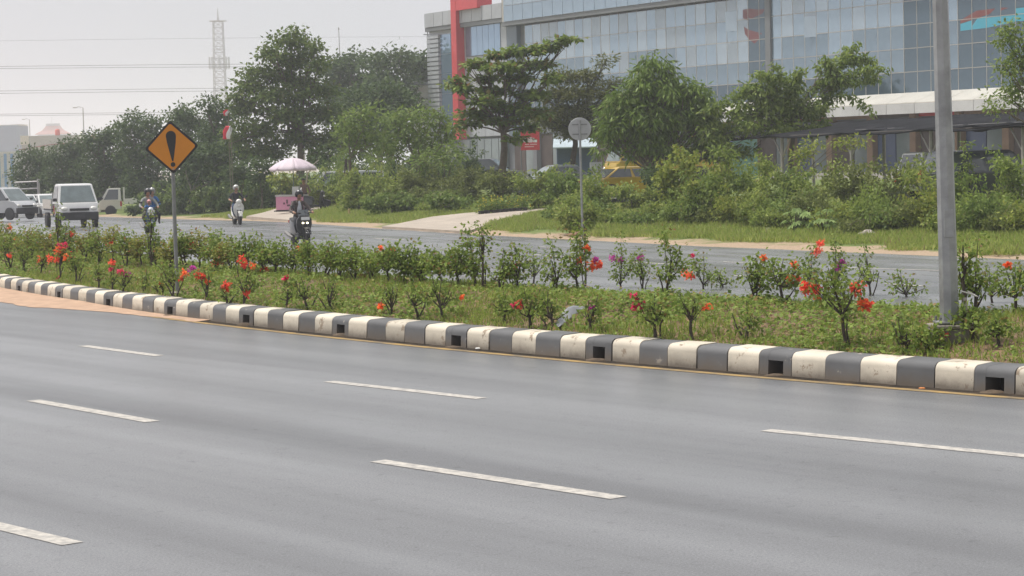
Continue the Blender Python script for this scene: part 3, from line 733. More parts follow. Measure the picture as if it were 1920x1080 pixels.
# --- ground floor
glz = mat('shop_glass', (.20, .25, .25), .08, .2, var=.3, scale=.4, spec=.8)
tan = mat('tan_column_render', (.26, .17, .105), .8, var=.2, scale=1.2); brown = mat('brown_shop_wall', (.085, .06, .05), .7, var=.3, scale=.8)
for k in range(16):
    x0 = u_right + k * 4.1
    if x0 > u_end - 2: break
    b = MB(); lb(b, x0, x0 + .55, -.28, .25, .3, z_can - .05); b.build('column', tan if x0 < U(1400) else alu_d, bld)
    b = MB(); lb(b, x0 + .6, x0 + 2.2, -.28, -.12, 1.2, z_can - 1.1); b.build('shop_window', glz, bld)
    b = MB(); lb(b, x0 + 2.3, x0 + 4.0, -.28, -.12, .4, z_can - 1.1); b.build('shop_door', mat('blue_shop_door', (.04, .07, .15), .3, spec=.6) if k % 2 and x0 < U(1400) else brown, bld)
    b = MB(); lb(b, x0 + .56, x0 + 4.09, -.28, -.05, z_can - 1.0, z_can - .1); b.build('sign_panel', [brown, tan, red][k % 3] if x0 < U(1400) else alu_d, bld)
for k in range(6):
    w_ = (U(870, 280) - U(950, 280)) / 6; x0 = U(950, 280)
    b = MB(); lb(b, x0 + k * w_ + .05, x0 + (k + 1) * w_ - .05, -.28, .06, .6, 4.4); b.build('shop_window', glz, bld)
# --- canopy over the ground floor
cw = mat('canopy_panel_white', (.72, .69, .62), .22, .1, var=.12, scale=.5); cg = mat('canopy_fascia', (.60, .60, .58), .4, var=.15, scale=.5)
u_c1 = U(1365, 215); nc = int((u_c1 - u_right) / 2.6)
for k in range(nc):
    x0 = u_right + k * 2.6; x1 = x0 + 2.56
    b = MB(); zc = z_can
    ys_ = (-.1, 1.9)
    vs = [(x0, SGN * -.08, zc + .55), (x1, SGN * -.08, zc + .55), (x1, SGN * 2.0, zc - .15), (x0, SGN * 2.0, zc - .15)]
    vs += [(x, y, z - .06) for x, y, z in vs]
    b.add(vs, [(0, 1, 2, 3), (7, 6, 5, 4), (0, 4, 5, 1), (1, 5, 6, 2), (2, 6, 7, 3), (3, 7, 4, 0)]); b.build('canopy_panel', cw, bld)
    b = MB(); lb(b, x0, x1, 1.85, 2.06, zc - .85, zc - .22); b.build('canopy_fascia_panel', cg, bld)
# flat coloured swooshes set into the glazing
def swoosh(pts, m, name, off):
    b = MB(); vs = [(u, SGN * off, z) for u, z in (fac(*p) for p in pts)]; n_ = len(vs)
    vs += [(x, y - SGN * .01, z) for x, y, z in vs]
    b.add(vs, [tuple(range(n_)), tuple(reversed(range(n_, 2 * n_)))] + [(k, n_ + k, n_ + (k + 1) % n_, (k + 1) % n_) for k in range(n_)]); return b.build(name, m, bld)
cyan = mat('cyan_swoosh', (.06, .36, .48), .25, spec=.6); redp = mat('dark_red_swoosh', (.20, .055, .05), .3, spec=.6); redd = mat('painted_red_reflection', (.16, .05, .055), .2, spec=.6)
swoosh([(1800, 45), (1840, 32), (1900, 16), (1960, 10), (1960, 36), (1905, 40), (1850, 52), (1800, 58)], cyan, 'flat_swoosh', -.036)
swoosh([(1800, 38), (1830, 20), (1880, 14), (1898, 15), (1840, 31), (1800, 44)], redp, 'flat_swoosh', -.0355)
swoosh([(1392, 18), (1405, 16), (1420, 18), (1434, 17), (1428, 26), (1412, 33), (1400, 38), (1392, 34)], redd, 'flat_swoosh', -.036); swoosh([(1394, 50), (1404, 56), (1418, 60), (1428, 62), (1424, 72), (1414, 82), (1404, 74), (1396, 64)], redd, 'flat_swoosh', -.036)  # red reflections in the dark panels, put in as flat coloured shapes
# roof gutter, rooftop scaffold stub at the left corner
b = MB(); p = (u_left + .4, SGN * -.5, zf - 2)
for a_, c_ in (((0, 0, 0), (.9, 0, 1.9)), ((.2, 0, 1.8), (1.6, 0, 1.9)), ((.9, 0, 0), (.9, 0, 2.1)), ((0, 0, .9), (1.0, 0, 1.0))):
    b.tube([tuple(p[i] + a_[i] for i in range(3)), tuple(p[i] + c_[i] for i in range(3))], .05, 5)
b.build('wall_bracket', alu_d, bld)

# --- banner with writing
white_p = mat('white_print', (.80, .80, .78), .5)
q0, q1 = at(976, 246, 128), at(1012, 281, 128)
ban = thing('banner', 'red banner with white lettering hung behind the layered tree', 'banner', ((q0.x + q1.x) / 2, 128, q1.z))
wB, hB = q1.x - q0.x, q0.z - q1.z
b = MB(); b.box((0, 0, hB / 2), (wB, .03, hB)); b.build('cloth', mat('red_banner_cloth', (.62, .05, .06), .6, var=.1, scale=1), ban)
k_ = 0
for fx, fw, f0, f1 in ((-.36, .05, .42, .66), (-.27, .10, .42, .47), (-.27, .10, .60, .66), (-.20, .05, .40, .66), (-.10, .05, .40, .68), (-.03, .045, .40, .67), (.03, .045, .40, .67), (.09, .05, .40, .67), (.15, .035, .42, .62), (.20, .05, .40, .64), (.30, .13, .40, .54)):
    b = MB(); b.box((fx * wB, -.021, (f0 + f1) / 2 * hB), (fw * wB, .008, (f1 - f0) * hB)); b.build('lettering', white_p, ban)
for z_, x0_, x1_ in ((.30, -.28, -.06), (.30, -.02, .36), (.18, -.30, .20)):
    b = MB(); b.box(((x0_ + x1_) / 2 * wB, -.021, z_ * hB), ((x1_ - x0_) * wB, .008, .055 * hB)); b.build('small_lettering', mat('faded_white_print', (.72, .42, .40), .5), ban)
b = MB(); b.tube([(-wB / 2, .05, hB + .6), (-wB / 2, .05, gh(q0.x, 128) - q1.z)], .03, 6); b.tube([(wB / 2, .05, hB + .6), (wB / 2, .05, gh(q1.x, 128) - q1.z)], .03, 6); b.build('pole', alu_d, ban)
# kiosk with a pale awning beside the yellow bus
q = at(1078, 282, 124); g0 = gh(q.x, 124)
kio = thing('kiosk', 'small blue kiosk with a pale awning beside the yellow bus', 'kiosk', (q.x, 124, g0))
b = MB(); b.box((0, .6, 1.15), (2.1, 1.2, 2.3)); b.build('booth', mat('blue_booth', (.05, .09, .17), .6, var=.2), kio)
b = MB(); zk = q.z - g0 + .35; b.add([(-1.3, -.9, zk - .15), (1.3, -.9, zk - .15), (1.2, .8, zk + .35), (-1.2, .8, zk + .35), (-1.3, -.9, zk - .22), (1.3, -.9, zk - .22), (1.2, .8, zk + .28), (-1.2, .8, zk + .28)], [(0, 1, 2, 3), (7, 6, 5, 4), (0, 4, 5, 1), (1, 5, 6, 2), (2, 6, 7, 3), (3, 7, 4, 0)])
b.build('awning', mat('pale_awning', (.42, .50, .54), .4, var=.2, scale=2), kio)

# --- low white wall building seen left of the louvres
q0, q1 = at(768, 165, 190), at(812, 195, 190)
hs_ = thing('low_annex', 'plain pale annex wall just left of the louvred facade corner', 'building', (q0.x, 190, gh(q0.x, 190)))
b = MB(); b.box((3.2, 3, (q0.z - .6) / 2), (6.4, 6, q0.z - .6)); b.build('wall', mat('annex_white', (.55, .54, .51), .8, var=.1), hs_)
b = MB(); b.box((3.2, 3, q0.z - .45), (6.9, 6.5, .25)); b.build('roof', mat('annex_roof', (.22, .24, .27), .6), hs_)
# --- carport
net = mat('shade_net_black', (.026, .027, .031), 1.0, col2=(.012, .0125, .015), scale=1.5, bump=.3, spec=.05); wood = mat('grey_post', (.36, .34, .31), .8, var=.3, scale=3)
cpl, cpr = at(1338, 259, 92), at(1960, 232, 68)
car_p = thing('carport', 'long carport with a sagging black shade net roof on grey posts', 'carport', (cpl.x, cpl.y, gh(cpl.x, cpl.y)))
base = Vector(car_p.location); cdir = (cpr - cpl); clen = Vector((cdir.x, cdir.y, 0)).length; ch = Vector((cdir.x, cdir.y, 0)).normalized(); cb = Vector((ch.y, -ch.x, 0))
if cb.y < 0: cb = -cb
b = MB(); nA, nB = 48, 6
for i in range(nA + 1):
    for k in range(nB + 1):
        t = i / nA; p = cpl.lerp(cpr, t) + cb * (k / nB * 5.2 - .3)
        p.z += .10 * k - .10 * math.sin(math.pi * ((t * 4.2) % 1.0)) * (1 - .5 * k / nB) + .05 * mn.noise(Vector((t * 22, k, 2))) + (.04 * mn.noise(Vector((t * 90, 0, 1))) if k == 0 else 0)
        b.v.append(tuple(p - base))
for i in range(nA):
    for k in range(nB): a = i * (nB + 1) + k; b.f.append((a, a + 1, a + nB + 2, a + nB + 1)); b.mi.append(0)
ro = b.build('net_roof', net, car_p, smooth=True); sd = ro.modifiers.new('thick', 'SOLIDIFY'); sd.thickness = .05
for t in (.012, .26, .49, .72, .95):
    p = cpl.lerp(cpr, t); g_ = gh(p.x, p.y); top = p.z - .06
    for back in (0, 4.6):
        q = p + cb * back; g_ = gh(q.x, q.y); tp = top + .10 * 6 * back / 5.2
        b = MB(); b.tube([Vector((q.x, q.y, g_ - .1)) - base, Vector((q.x, q.y, tp)) - base], .07, 6); post = b.build('post', wood, car_p)
        if back == 0:
            for sg in (-1, 1):
                b = MB(); e = q + ch * .75 * sg; b.tube([Vector((q.x, q.y, tp - .85)) - base, Vector((e.x, e.y, tp - .04)) - base], .035, 5); b.build('brace', wood, post)
b = MB(); b.tube([Vector((cpl.x, cpl.y, cpl.z - .05)) - base + cb * .02, cpr - base + Vector((0, 0, -.05))], .04, 5); b.build('beam', mat('dark_beam', (.05, .045, .04), .9), car_p)
b = MB(); cu = []
for i in range(25):
    t = .50 + .5 * i / 24; p = cpl.lerp(cpr, t) + cb * 4.85; zt_ = p.z + .54; dr = .55 + .35 * mn.noise(Vector((t * 14, 0, 8)))
    b.v.append(tuple(Vector((p.x, p.y, zt_)) - base)); b.v.append(tuple(Vector((p.x, p.y + .08 * math.sin(i), zt_ - dr)) - base))
for i in range(24): b.f.append((2 * i, 2 * i + 2, 2 * i + 3, 2 * i + 1)); b.mi.append(0)
b.build('net_curtain', net, car_p, smooth=True).modifiers.new('t', 'SOLIDIFY').thickness = .02
# pale patches of old sheet lying on the net
pale = mat('old_plastic_sheet', (.22, .22, .23), .6, var=.3, scale=2)
for t, w_ in ((.52, .8), (.60, .5), (.79, .9), (.85, 1.1), (.90, 1.3), (.965, 1.2)):
    p = cpl.lerp(cpr, t) + cb * .35 - base; b = MB(); b.box((p.x, p.y, p.z + .085), (w_ * .9, w_ * 1.1, .025), Matrix.Rotation(.3, 3, 'Z')); b.build('sheet_patch', pale, car_p)

q0, q1 = at(1374, 262, 99), at(1421, 315, 99); tz = gh(q0.x, 99)
tp_ = thing('sheet_fence', 'pale teal corrugated sheet panel behind the first carport post', 'fence', (q0.x, 99, tz)); w_ = q1.x - q0.x
for k in range(8):
    b = MB(); b.box(((k + .5) * w_ / 8, .03 * (k % 2), (q0.z - tz) / 2), (w_ / 8 - .008, .03, q0.z - tz)); b.build('sheet', mat('teal_sheet', (.20, .34, .31), .6, var=.15, scale=2), tp_)
# --- distant lattice tower
TY = 900.0; tb = at(418, 330, TY); tz0 = -4.0; ztop = at(418, 40, TY).z; zsp = at(418, 14, TY).z
stl = mat('tower_steel', (.42, .40, .40), .5, .2)
tow = thing('lattice_tower', 'tall hazy lattice telecom tower with antenna platforms and a spike', 'tower', (tb.x, TY, tz0))
b = MB(); HH = ztop - tz0; px1 = TY / FPX
def tw(z): return (17 + 10 * (1 - z / HH)) * px1 / 2
nl = 26
cor = [(-1, -1), (1, -1), (1, 1), (-1, 1)]
legs = [MB() for _ in cor]
for k, (sx, sy) in enumerate(cor):
    legs[k].tube([(sx * tw(0), sy * tw(0), 0), (sx * tw(HH), sy * tw(HH), HH)], [.28, .2], 5); legs[k].build('tower_leg', stl, tow)
for i in range(nl):
    z0, z1 = HH * i / nl, HH * (i + 1) / nl; b = MB()
    for k in range(4):
        (ax, ay), (bx_, by_) = cor[k], cor[(k + 1) % 4]; w0, w1 = tw(z0), tw(z1)
        b.tube([(ax * w0, ay * w0, z0), (bx_ * w1, by_ * w1, z1)], .11, 4); b.tube([(bx_ * w0, by_ * w0, z0), (ax * w1, ay * w1, z1)], .11, 4); b.tube([(ax * w1, ay * w1, z1), (bx_ * w1, by_ * w1, z1)], .12, 4)
    b.build('brace_ring', stl, tow)
b = MB(); b.lathe([(.05 + tw(HH) * 1.9, HH), (tw(HH) * 2.0, HH + .25), (.3, HH + .3)], seg=10); b.build('top_platform', stl, tow)
b = MB(); b.tube([(0, 0, HH + .2), (0, 0, HH + 3), (0, 0, zsp - tz0)], [.6, .3, .08], 6); b.build('spike', stl, tow)
for sx in (-1, 1): b = MB(); b.tube([(sx * tw(HH) * 1.7, 0, HH), (sx * tw(HH) * 1.7, 0, HH + .9)], .07, 5); b.build('aerial', stl, tow)
ant = mat('antenna_panel', (.55, .55, .56), .5)
for py_, wd in ((92, 16), (110, 21), (127, 21), (152, 15)):
    z = at(418, py_, TY).z - tz0; b = MB(); w_ = wd * px1 * .85
    for k in range(12):
        t0, t1 = 2 * math.pi * k / 12, 2 * math.pi * (k + 1) / 12; b.tube([(w_ * math.cos(t0), w_ * math.sin(t0), z), (w_ * math.cos(t1), w_ * math.sin(t1), z)], .07, 4)
    for k in range(4): t0 = math.pi / 4 + k * math.pi / 2; b.tube([(0, 0, z), (w_ * math.cos(t0), w_ * math.sin(t0), z)], .06, 4)
    b.build('ring_platform', stl, tow)
for k in range(8):
    t0 = 2 * math.pi * k / 8 + .1; z = at(418, 118, TY).z - tz0; w_ = 20 * px1 * .9
    b = MB(); b.box((w_ * math.cos(t0), w_ * math.sin(t0), z), (.7, .7, 5.0)); b.build('panel_antenna', ant, tow)

# --- distant buildings on the left
hz = mat('far_grey_block', (.17, .215, .30), .7, var=.1, scale=.2)
def far_box(name, px0, px1_, ytop, Y, dep, m, label, cat='building', zb=-4.0):
    a, c = at(px0, ytop, Y), at(px1_, ytop, Y)
    t = thing(name, label, cat, ((a.x + c.x) / 2, Y + dep / 2, zb)); t['w'] = c.x - a.x; h_ = (a.z + c.z) / 2 - zb
    b = MB(); b.box((0, 0, h_ / 2), (c.x - a.x, dep, h_)); b.build('wall', m, t); return t, c.x - a.x, h_
t, w_, h_ = far_box('apartment_block', -60, 30, 236, 800, 20, hz, 'pale grey block with a slanted light roof at the left edge')
b = MB(); b.prism([(-w_ / 2 - .3, h_ + .05), (w_ / 2 + .4, h_ + .05), (w_ / 2 + .5, h_ + .5), (w_ / 2 - 2.5, h_ + .1 + .3), (-w_ / 2 - .3, h_ + .35)], -7.4, 7.4); b.build('roof', mat('far_light_roof', (.62, .60, .55), .6), t)
for k in range(6):
    b = MB(); b.box((-w_ / 2 + (k + .5) * w_ / 6, -7.03, h_ * .62), (w_ / 9, .12, h_ * .35)); b.build('window', mat('far_window', (.24, .28, .36), .3), t)
t, w_, h_ = far_box('shop_house', -60, 27, 285, 420, 8, mat('cream_blue_stucco', (.52, .50, .46), .7, var=.1, scale=.3), 'cream and blue town house below the grey block at the left edge')
for k in range(5):
    b = MB(); b.box((w_ / 2 - .55 - k * 1.3, -4.05, h_ * .5), (.55, .12, h_ * .92)); b.build('blue_pilaster', mat('blue_paint_far', (.09, .22, .44), .6), t)
    b = MB(); b.box((w_ / 2 - 1.15 - k * 1.3, -4.02, h_ * .55), (.3, .1, .8)); b.build('window', MATS['far_window'], t)
    b = MB(); b.box((w_ / 2 - .9 - k * 1.3, -4.1, h_ * .33), (.9, .25, .5)); b.build('balcony_rail', mat('far_white', (.62, .62, .62), .6), t)
t, w_, h_ = far_box('flat_roof_building', 40, 150, 254, 520, 16, mat('beige_parapet', (.44, .40, .36), .8, var=.15, scale=.3), 'beige flat roofed building with a long parapet behind the trees')
b = MB(); b.box((-w_ / 2 + .8, -8.1, h_ - 1), (2.0, .5, 2.2)); b.build('corner_pier', mat('cream_pier', (.60, .54, .44), .7), t)
b = MB(); b.tube([(-w_ / 2 - .6, -8.2, h_ - 3.3), (0, -8.2, h_ - 2.2), (w_ / 2, -8.2, h_ - 1.9)], .14, 5); b.build('red_roof_edge', mat('rust_red', (.35, .10, .08), .7), t)
def tank(px, py, Y, m, label, cap=None):
    p = at(px, py, Y); t = thing('water_tank', label, 'water tank', (p.x, Y, p.z)); b = MB()
    b.lathe([(.5, 0), (.62, .1), (.62, 1.2), (.45, 1.5), (.15, 1.62)], seg=14); b.build('tank', m, t, smooth=True)
    b = MB(); b.box((0, 0, -5.0), (1.0, 1.0, 9.98)); b.build('stand', MATS['beige_parapet'], t); return t
tank(108, 254, 526, mat('tank_red', (.55, .09, .06), .5), 'small red water tank on the beige roof'); tank(155, 260, 500, mat('tank_white', (.70, .66, .56), .5), 'cream water tank left of the orange tank'); tank(176, 266, 480, mat('tank_orange', (.50, .19, .07), .5), 'orange brown water tank above the trees')
# pagoda roofed building
PY = 1500.0; pc = at(100, 252, PY); sc_ = PY / FPX
pag = thing('pagoda_roof_building', 'faint far building with a tiered red pagoda roof', 'building', (pc.x, PY, -4)); hz_ = pc.z + 4
b = MB(); b.box((0, 0, hz_ / 2), (54 * sc_, 8, hz_)); b.build('wall', mat('pagoda_wall', (.42, .42, .45), .8), pag)
b = MB(); W1 = 32 * sc_; secs = []
for z, w in ((0, 1.0), (2 * sc_, .92), (7 * sc_, .62), (14 * sc_, .42), (16 * sc_, .40)): secs.append([(-W1 * w, -5 * w, hz_ + z), (W1 * w, -5 * w, hz_ + z), (W1 * w, 5 * w, hz_ + z), (-W1 * w, 5 * w, hz_ + z)])
b.loft(secs); b.build('pagoda_roof', mat('pagoda_red', (.46, .17, .13), .7), pag)
b = MB(); b.box((0, 0, hz_ + 18 * sc_), (24 * sc_, 4, 4.5 * sc_)); b.tube([(-2 * sc_, 0, hz_ + 20 * sc_), (-2 * sc_, 0, hz_ + 33 * sc_)], .12, 5); b.build('roof_ridge', mat('pagoda_ridge', (.34, .35, .36), .7), pag)
# slender lamp poles far away
for px, yt, Y, lab in ((155.5, 202, 300, 'thin tall lamp pole above the beige building'), (55, 224, 420, 'faint thin lamp pole left of the pagoda')):
    p = at(px, yt, Y); b = MB(); b.tube([(0, 0, 0), (0, 0, p.z + 4), (-.6, 0, p.z + 4.15), (-1.0, 0, p.z + 4.05)], [.10, .07, .05, .05], 6); t = thing('lamp_pole', lab, 'lamp pole', (p.x, Y, -4)); b.build('pole', stl, t)
    b = MB(); b.box((-1.15, 0, p.z + 4.04), (.5, .22, .12)); b.build('lamp_head', stl, t)
# antenna mast on the back trees
p = at(635, 55, 200); p2 = at(640, 136, 200); b = MB(); b.tube([(0, 0, 0), ((p.x - p2.x) * .3, 0, (p.z) * .5), (p.x - p2.x, 0, p.z)], [.12, .08, .03], 6); t = thing('antenna_mast', 'slim leaning antenna mast rising above the background trees', 'mast', (p2.x, 200, 0)); b.build('pole', stl, t)
b = MB(); b.ell((p.x - p2.x, 0, p.z + .05), (.07, .07, .16), 8, 6); b.build('tip', stl, t)
# gantry frame behind the white cars
gy = 170; a, c = at(72, 340, gy), at(27, 343, gy); zg = -1.0
t = thing('road_gantry', 'grey steel cantilever sign frame behind the white cars', 'gantry', (a.x, gy, zg))
b = MB(); b.tube([(0, 0, 0), (0, 0, a.z - zg + .2)], .12, 8); b.build('post', stl, t)
for dz in (0, -.55): b = MB(); b.tube([(.1, 0, a.z - zg + dz), (c.x - a.x, 0, a.z - zg + dz - .05)], .055, 6); b.build('arm', stl, t)
# power lines
wire = mat('cable_black', (.10, .10, .11), .6)
for i, (ya, yb) in enumerate(((78, 74), (126, 123), (130, 128), (172, 168), (176.5, 173), (215.5, 212.5), (218.5, 216))):
    Y = 230; P = [at(-400 + k * 150, ya + (yb - ya) * ((-400 + k * 150) / 410) - 2.5 * math.sin(math.pi * min(max((k - 1) / 9, 0), 1)), Y) for k in range(12)]
    b = MB(); b.tube(P, .022 if i else .012, 4); ordn = ('topmost faint', 'second', 'third', 'fourth', 'fifth', 'sixth', 'lowest')[i]
    b.build('overhead_cable', wire, label=f'{ordn} thin overhead power cable crossing the pale sky', cat='cable', group='overhead power cables')
# flags
def flag(px, ytop, ybot, Y, label, sc=1.0):
    g_ = gp(px, Y); p = at(px, ytop, Y); t = thing('flag', label, 'flag', g_)
    b = MB(); b.tube([(0, 0, 0), (0, 0, p.z - g_.z)], .02, 6); b.build('pole', mat('bamboo_brown', (.16, .13, .09), .8), t)
    q = at(px, ybot, Y); h_ = p.z - q.z; b = MB()
    for k in range(9):
        f_ = k / 8; x = .16 * math.sin(f_ * 2.2) - .05 * f_; 
        for j, wx in enumerate((0, .45, .95)): b.v.append((-(wx * (.3 + .25 * f_)) * sc + .06 * math.sin(f_ * 5 + wx * 3), .05 * math.sin(f_ * 7 + wx * 4), p.z - g_.z - .08 - h_ * f_))
    for k in range(8):
        for j in range(2): a_ = k * 3 + j; b.f.append((a_, a_ + 1, a_ + 4, a_ + 3)); b.mi.append(1 if j == 0 else 0)
    f = b.build('cloth', [mat('flag_red', (.60, .03, .05), .7), mat('flag_white', (.75, .74, .74), .7)], t, smooth=True); f.modifiers.new('t', 'SOLIDIFY').thickness = .01
flag(438, 233, 258, 118, 'red and white flag hanging on a pole left of the tall tree')
flag(434, 203, 214, 119, 'small red flag tip higher up behind the leaves', .6)
# ================================================================== TREES, BUSHES, SHRUBS
bark = mat('bark_grey_brown', (.15, .12, .09), .9, var=.4, scale=4, bump=.6, bscale=14)
bark_d = mat('bark_dark', (.07, .055, .042), .9, var=.4, scale=6, bump=.5, bscale=20)
def world_lobes(px_lobes, Y, depth=.8, jit=.5):
    out = []
    for L in px_lobes:
        px, py, rx, ry = L[:4]; dy = L[4] if len(L) > 4 else NR.uniform(-jit, jit) * rx * Y / FPX * 1.1
        c = at(px, py, Y + dy); k = (Y + dy) / FPX; out.append((np.array(c), np.array([rx * k, rx * k * depth, ry * k])))
    return out
def limb(b, p0, p1, r0, r1, sag=.12, n=5, seg=6):
    p0, p1 = Vector(p0), Vector(p1); d = p1 - p0; L = d.length; pts = []
    for i in range(n + 1):
        t = i / n; q = p0.lerp(p1, t); q.z += sag * L * math.sin(math.pi * t) * .5
        q += Vector((rnd.uniform(-1, 1), rnd.uniform(-1, 1), 0)) * L * .03 * math.sin(math.pi * t); pts.append(q)
    b.tube(pts, [r0 + (r1 - r0) * i / n for i in range(n + 1)], seg)
DF = 1.7
def tree(name, label, cat, base, Y, lobes, lm, leaf=(.26, .13), dens=9, per=26, clump=.55, droop=.35, flat=.7, fork=None, tr=.18, bm=bark, shell=(.45, 1.0), low=-.55, depth=.8, group=None, up=.55, limbs=True, extra=None):
    g0 = gp(base, Y); wl = world_lobes(lobes, Y, depth)
    t = thing(name, label, cat, g0, 0, group)
    off = np.array(g0)
    cl = lobe_clumps(wl, dens * DF, shell, low); cl = cl[cl[:, 2] > g0.z + .15]
    V = clump_leaves(cl, clump, per, leaf[0], leaf[1], droop, flat, up)
    if extra is not None: V = np.concatenate([V, extra])
    V[:, :, 2] = np.maximum(V[:, :, 2], g0.z + .02)
    b = MB(); cz = min(c[2] for c, r in wl)
    fk = at(*fork, Y) if fork else Vector((g0.x, Y, g0.z + max(.4, (cz - g0.z) * .6)))
    limb(b, g0 - Vector((0, 0, .2)), fk, tr * 1.25, tr * .8, 0, 5, 8)
    if limbs:
        for c, r in wl:
            e = Vector(c); lf = 1.0 if len(wl) < 9 else .55; limb(b, fk, e, tr * .5 * lf, tr * .09, .10)
            for _ in range(2):
                e2 = e + Vector(NR.normal(size=3) * r * .55); limb(b, e.lerp(fk, .3), e2, tr * .22, tr * .06, .05, 3, 5)
    b.v = [(x - g0.x, y - g0.y, z - g0.z) for x, y, z in b.v]
    b.build('trunk', bm, t, smooth=60)
    link('crown', quads_mesh('crown', V - off[None, None, :], lm), t)
    return t

def fronds(specs, Y, per=60, L=.24, W=.10):
    out = []
    for (x0, y0, x1, y1, sagpx) in specs:
        dy = NR.uniform(-1.2, 1.2); n = per
        t = NR.random(n * 4); px = x0 + (x1 - x0) * t; py = y0 + (y1 - y0) * t - sagpx * np.sin(np.pi * t) 
        P = np.array([at(a, c, Y + dy * k) for a, c, k in zip(px, py, t)]); P += NR.normal(size=P.shape) * np.array([.12, .12, .07])
        D = NR.normal(size=P.shape); D[:, 2] -= .9
        out.append(leaves(P, D, L, W, .5))
    return np.concatenate(out)
def rough_lobes(lobes):
    out = []
    for a, c, r1, r2 in [l[:4] for l in lobes]:
        for _ in range(3): f = rnd.uniform(.42, .75); out.append((a + rnd.uniform(-.6, .6) * r1, c + rnd.uniform(-.65, .55) * r2, r1 * f, r2 * f * rnd.uniform(.7, 1.2)))
    return out
def shoots(lobes, Y, n, L, W):
    fs = []
    for a, c, r1, r2 in [l[:4] for l in lobes]:
        for _ in range(n): sx = rnd.choice((-1, 1)); fs.append((a + rnd.uniform(-.4, .4) * r1, c, a + sx * rnd.uniform(.3, 1.35) * r1, c - r2 * rnd.uniform(.5, 2.1), rnd.uniform(0, .4) * r2))
    return fronds(fs, Y, 16, L, W)

L_big = leafmat('leaf_broad_green', (.035, .062, .022), (.085, .125, .038), (.14, .15, .05), .28)
L_dark = leafmat('leaf_dark_green', (.022, .043, .019), (.052, .082, .032), None, .25)
L_blue = leafmat('leaf_far_green', (.025, .048, .022), (.058, .09, .036), None, .25)
L_mid = leafmat('leaf_mid_green', (.045, .078, .022), (.105, .155, .045), (.17, .18, .06), .3)
L_ket = leafmat('leaf_glossy_green', (.045, .078, .02), (.11, .16, .04), (.20, .13, .05), .3, .35)
L_olive = leafmat('leaf_olive', (.045, .065, .022), (.105, .13, .045), None, .3)
L_oliveT = leafmat('leaf_olive_brown', (.04, .052, .02), (.085, .098, .036), None, .3)
L_mango = leafmat('leaf_mango', (.042, .078, .018), (.10, .155, .038), (.16, .19, .06), .25, .35)
L_fea = leafmat('leaf_feathery', (.055, .092, .024), (.13, .18, .05), (.22, .26, .07), .35)
L_yel = leafmat('leaf_yellow_green', (.068, .105, .022), (.15, .18, .045), (.24, .23, .06), .35)
L_weed = leafmat('leaf_weed', (.06, .095, .025), (.15, .195, .055), (.24, .24, .08), .35)
L_paleB = leafmat('leaf_pale_castor', (.09, .15, .06), (.17, .24, .11), None, .3)

# background wood behind the showroom corner
tree('background_tree', 'distant tree mass left of the slim mast, behind the tall tree', 'tree', 640, 195, [(630, 130, 32, 28), (665, 120, 35, 22), (650, 165, 45, 35), (690, 175, 40, 40), (640, 210, 40, 40)], L_blue, (.42, .24), 8, 26, .8, tr=.3, group='trees behind the showroom corner')
tree('background_tree', 'distant broad tree right of the slim mast', 'tree', 730, 190, [(705, 118, 32, 22), (745, 112, 38, 22), (730, 160, 50, 40), (700, 205, 45, 40), (755, 205, 40, 38)], L_blue, (.42, .24), 8, 26, .8, tr=.3, group='trees behind the showroom corner')
tree('background_tree', 'distant tree touching the louvred facade corner', 'tree', 795, 195, [(785, 118, 28, 22), (803, 135, 22, 25), (780, 150, 30, 28)], L_blue, (.42, .24), 9, 26, .8, tr=.3, group='trees behind the showroom corner')
tree('round_tree', 'dark rounded tree between the tall tree and the red pillar', 'tree', 715, 150, [(700, 190, 60, 38), (735, 200, 50, 45), (670, 225, 45, 45), (720, 250, 65, 45), (650, 270, 40, 50)], L_dark, (.34, .2), 9, 28, .65, tr=.28)
# tall tree
tree('tall_tree', 'tallest broad green tree left of centre, above the vendor cart', 'tree', 563, 126,
     [(540, 78, 36, 26, .5), (585, 92, 24, 22, 0), (515, 105, 32, 20, -.4), (560, 120, 46, 24, .6), (596, 128, 20, 28, -.3), (495, 140, 38, 22, .2), (550, 155, 48, 24, .8), (470, 165, 36, 22, -.2), (445, 178, 20, 18, 0), (520, 185, 50, 24, -.8), (585, 180, 46, 30, 0), (465, 205, 40, 26, .3), (540, 220, 60, 26, -.4), (605, 220, 40, 30, .3), (480, 245, 46, 28, -.6), (560, 262, 50, 28, .5), (610, 265, 36, 34, 0), (450, 258, 26, 26, .2), (500, 290, 50, 30, .6), (600, 300, 34, 28, .4)],
     L_big, (.26, .15), 15, 32, .48, .35, .6, fork=(565, 250), tr=.24, shell=(.25, 1.0), low=-.35)
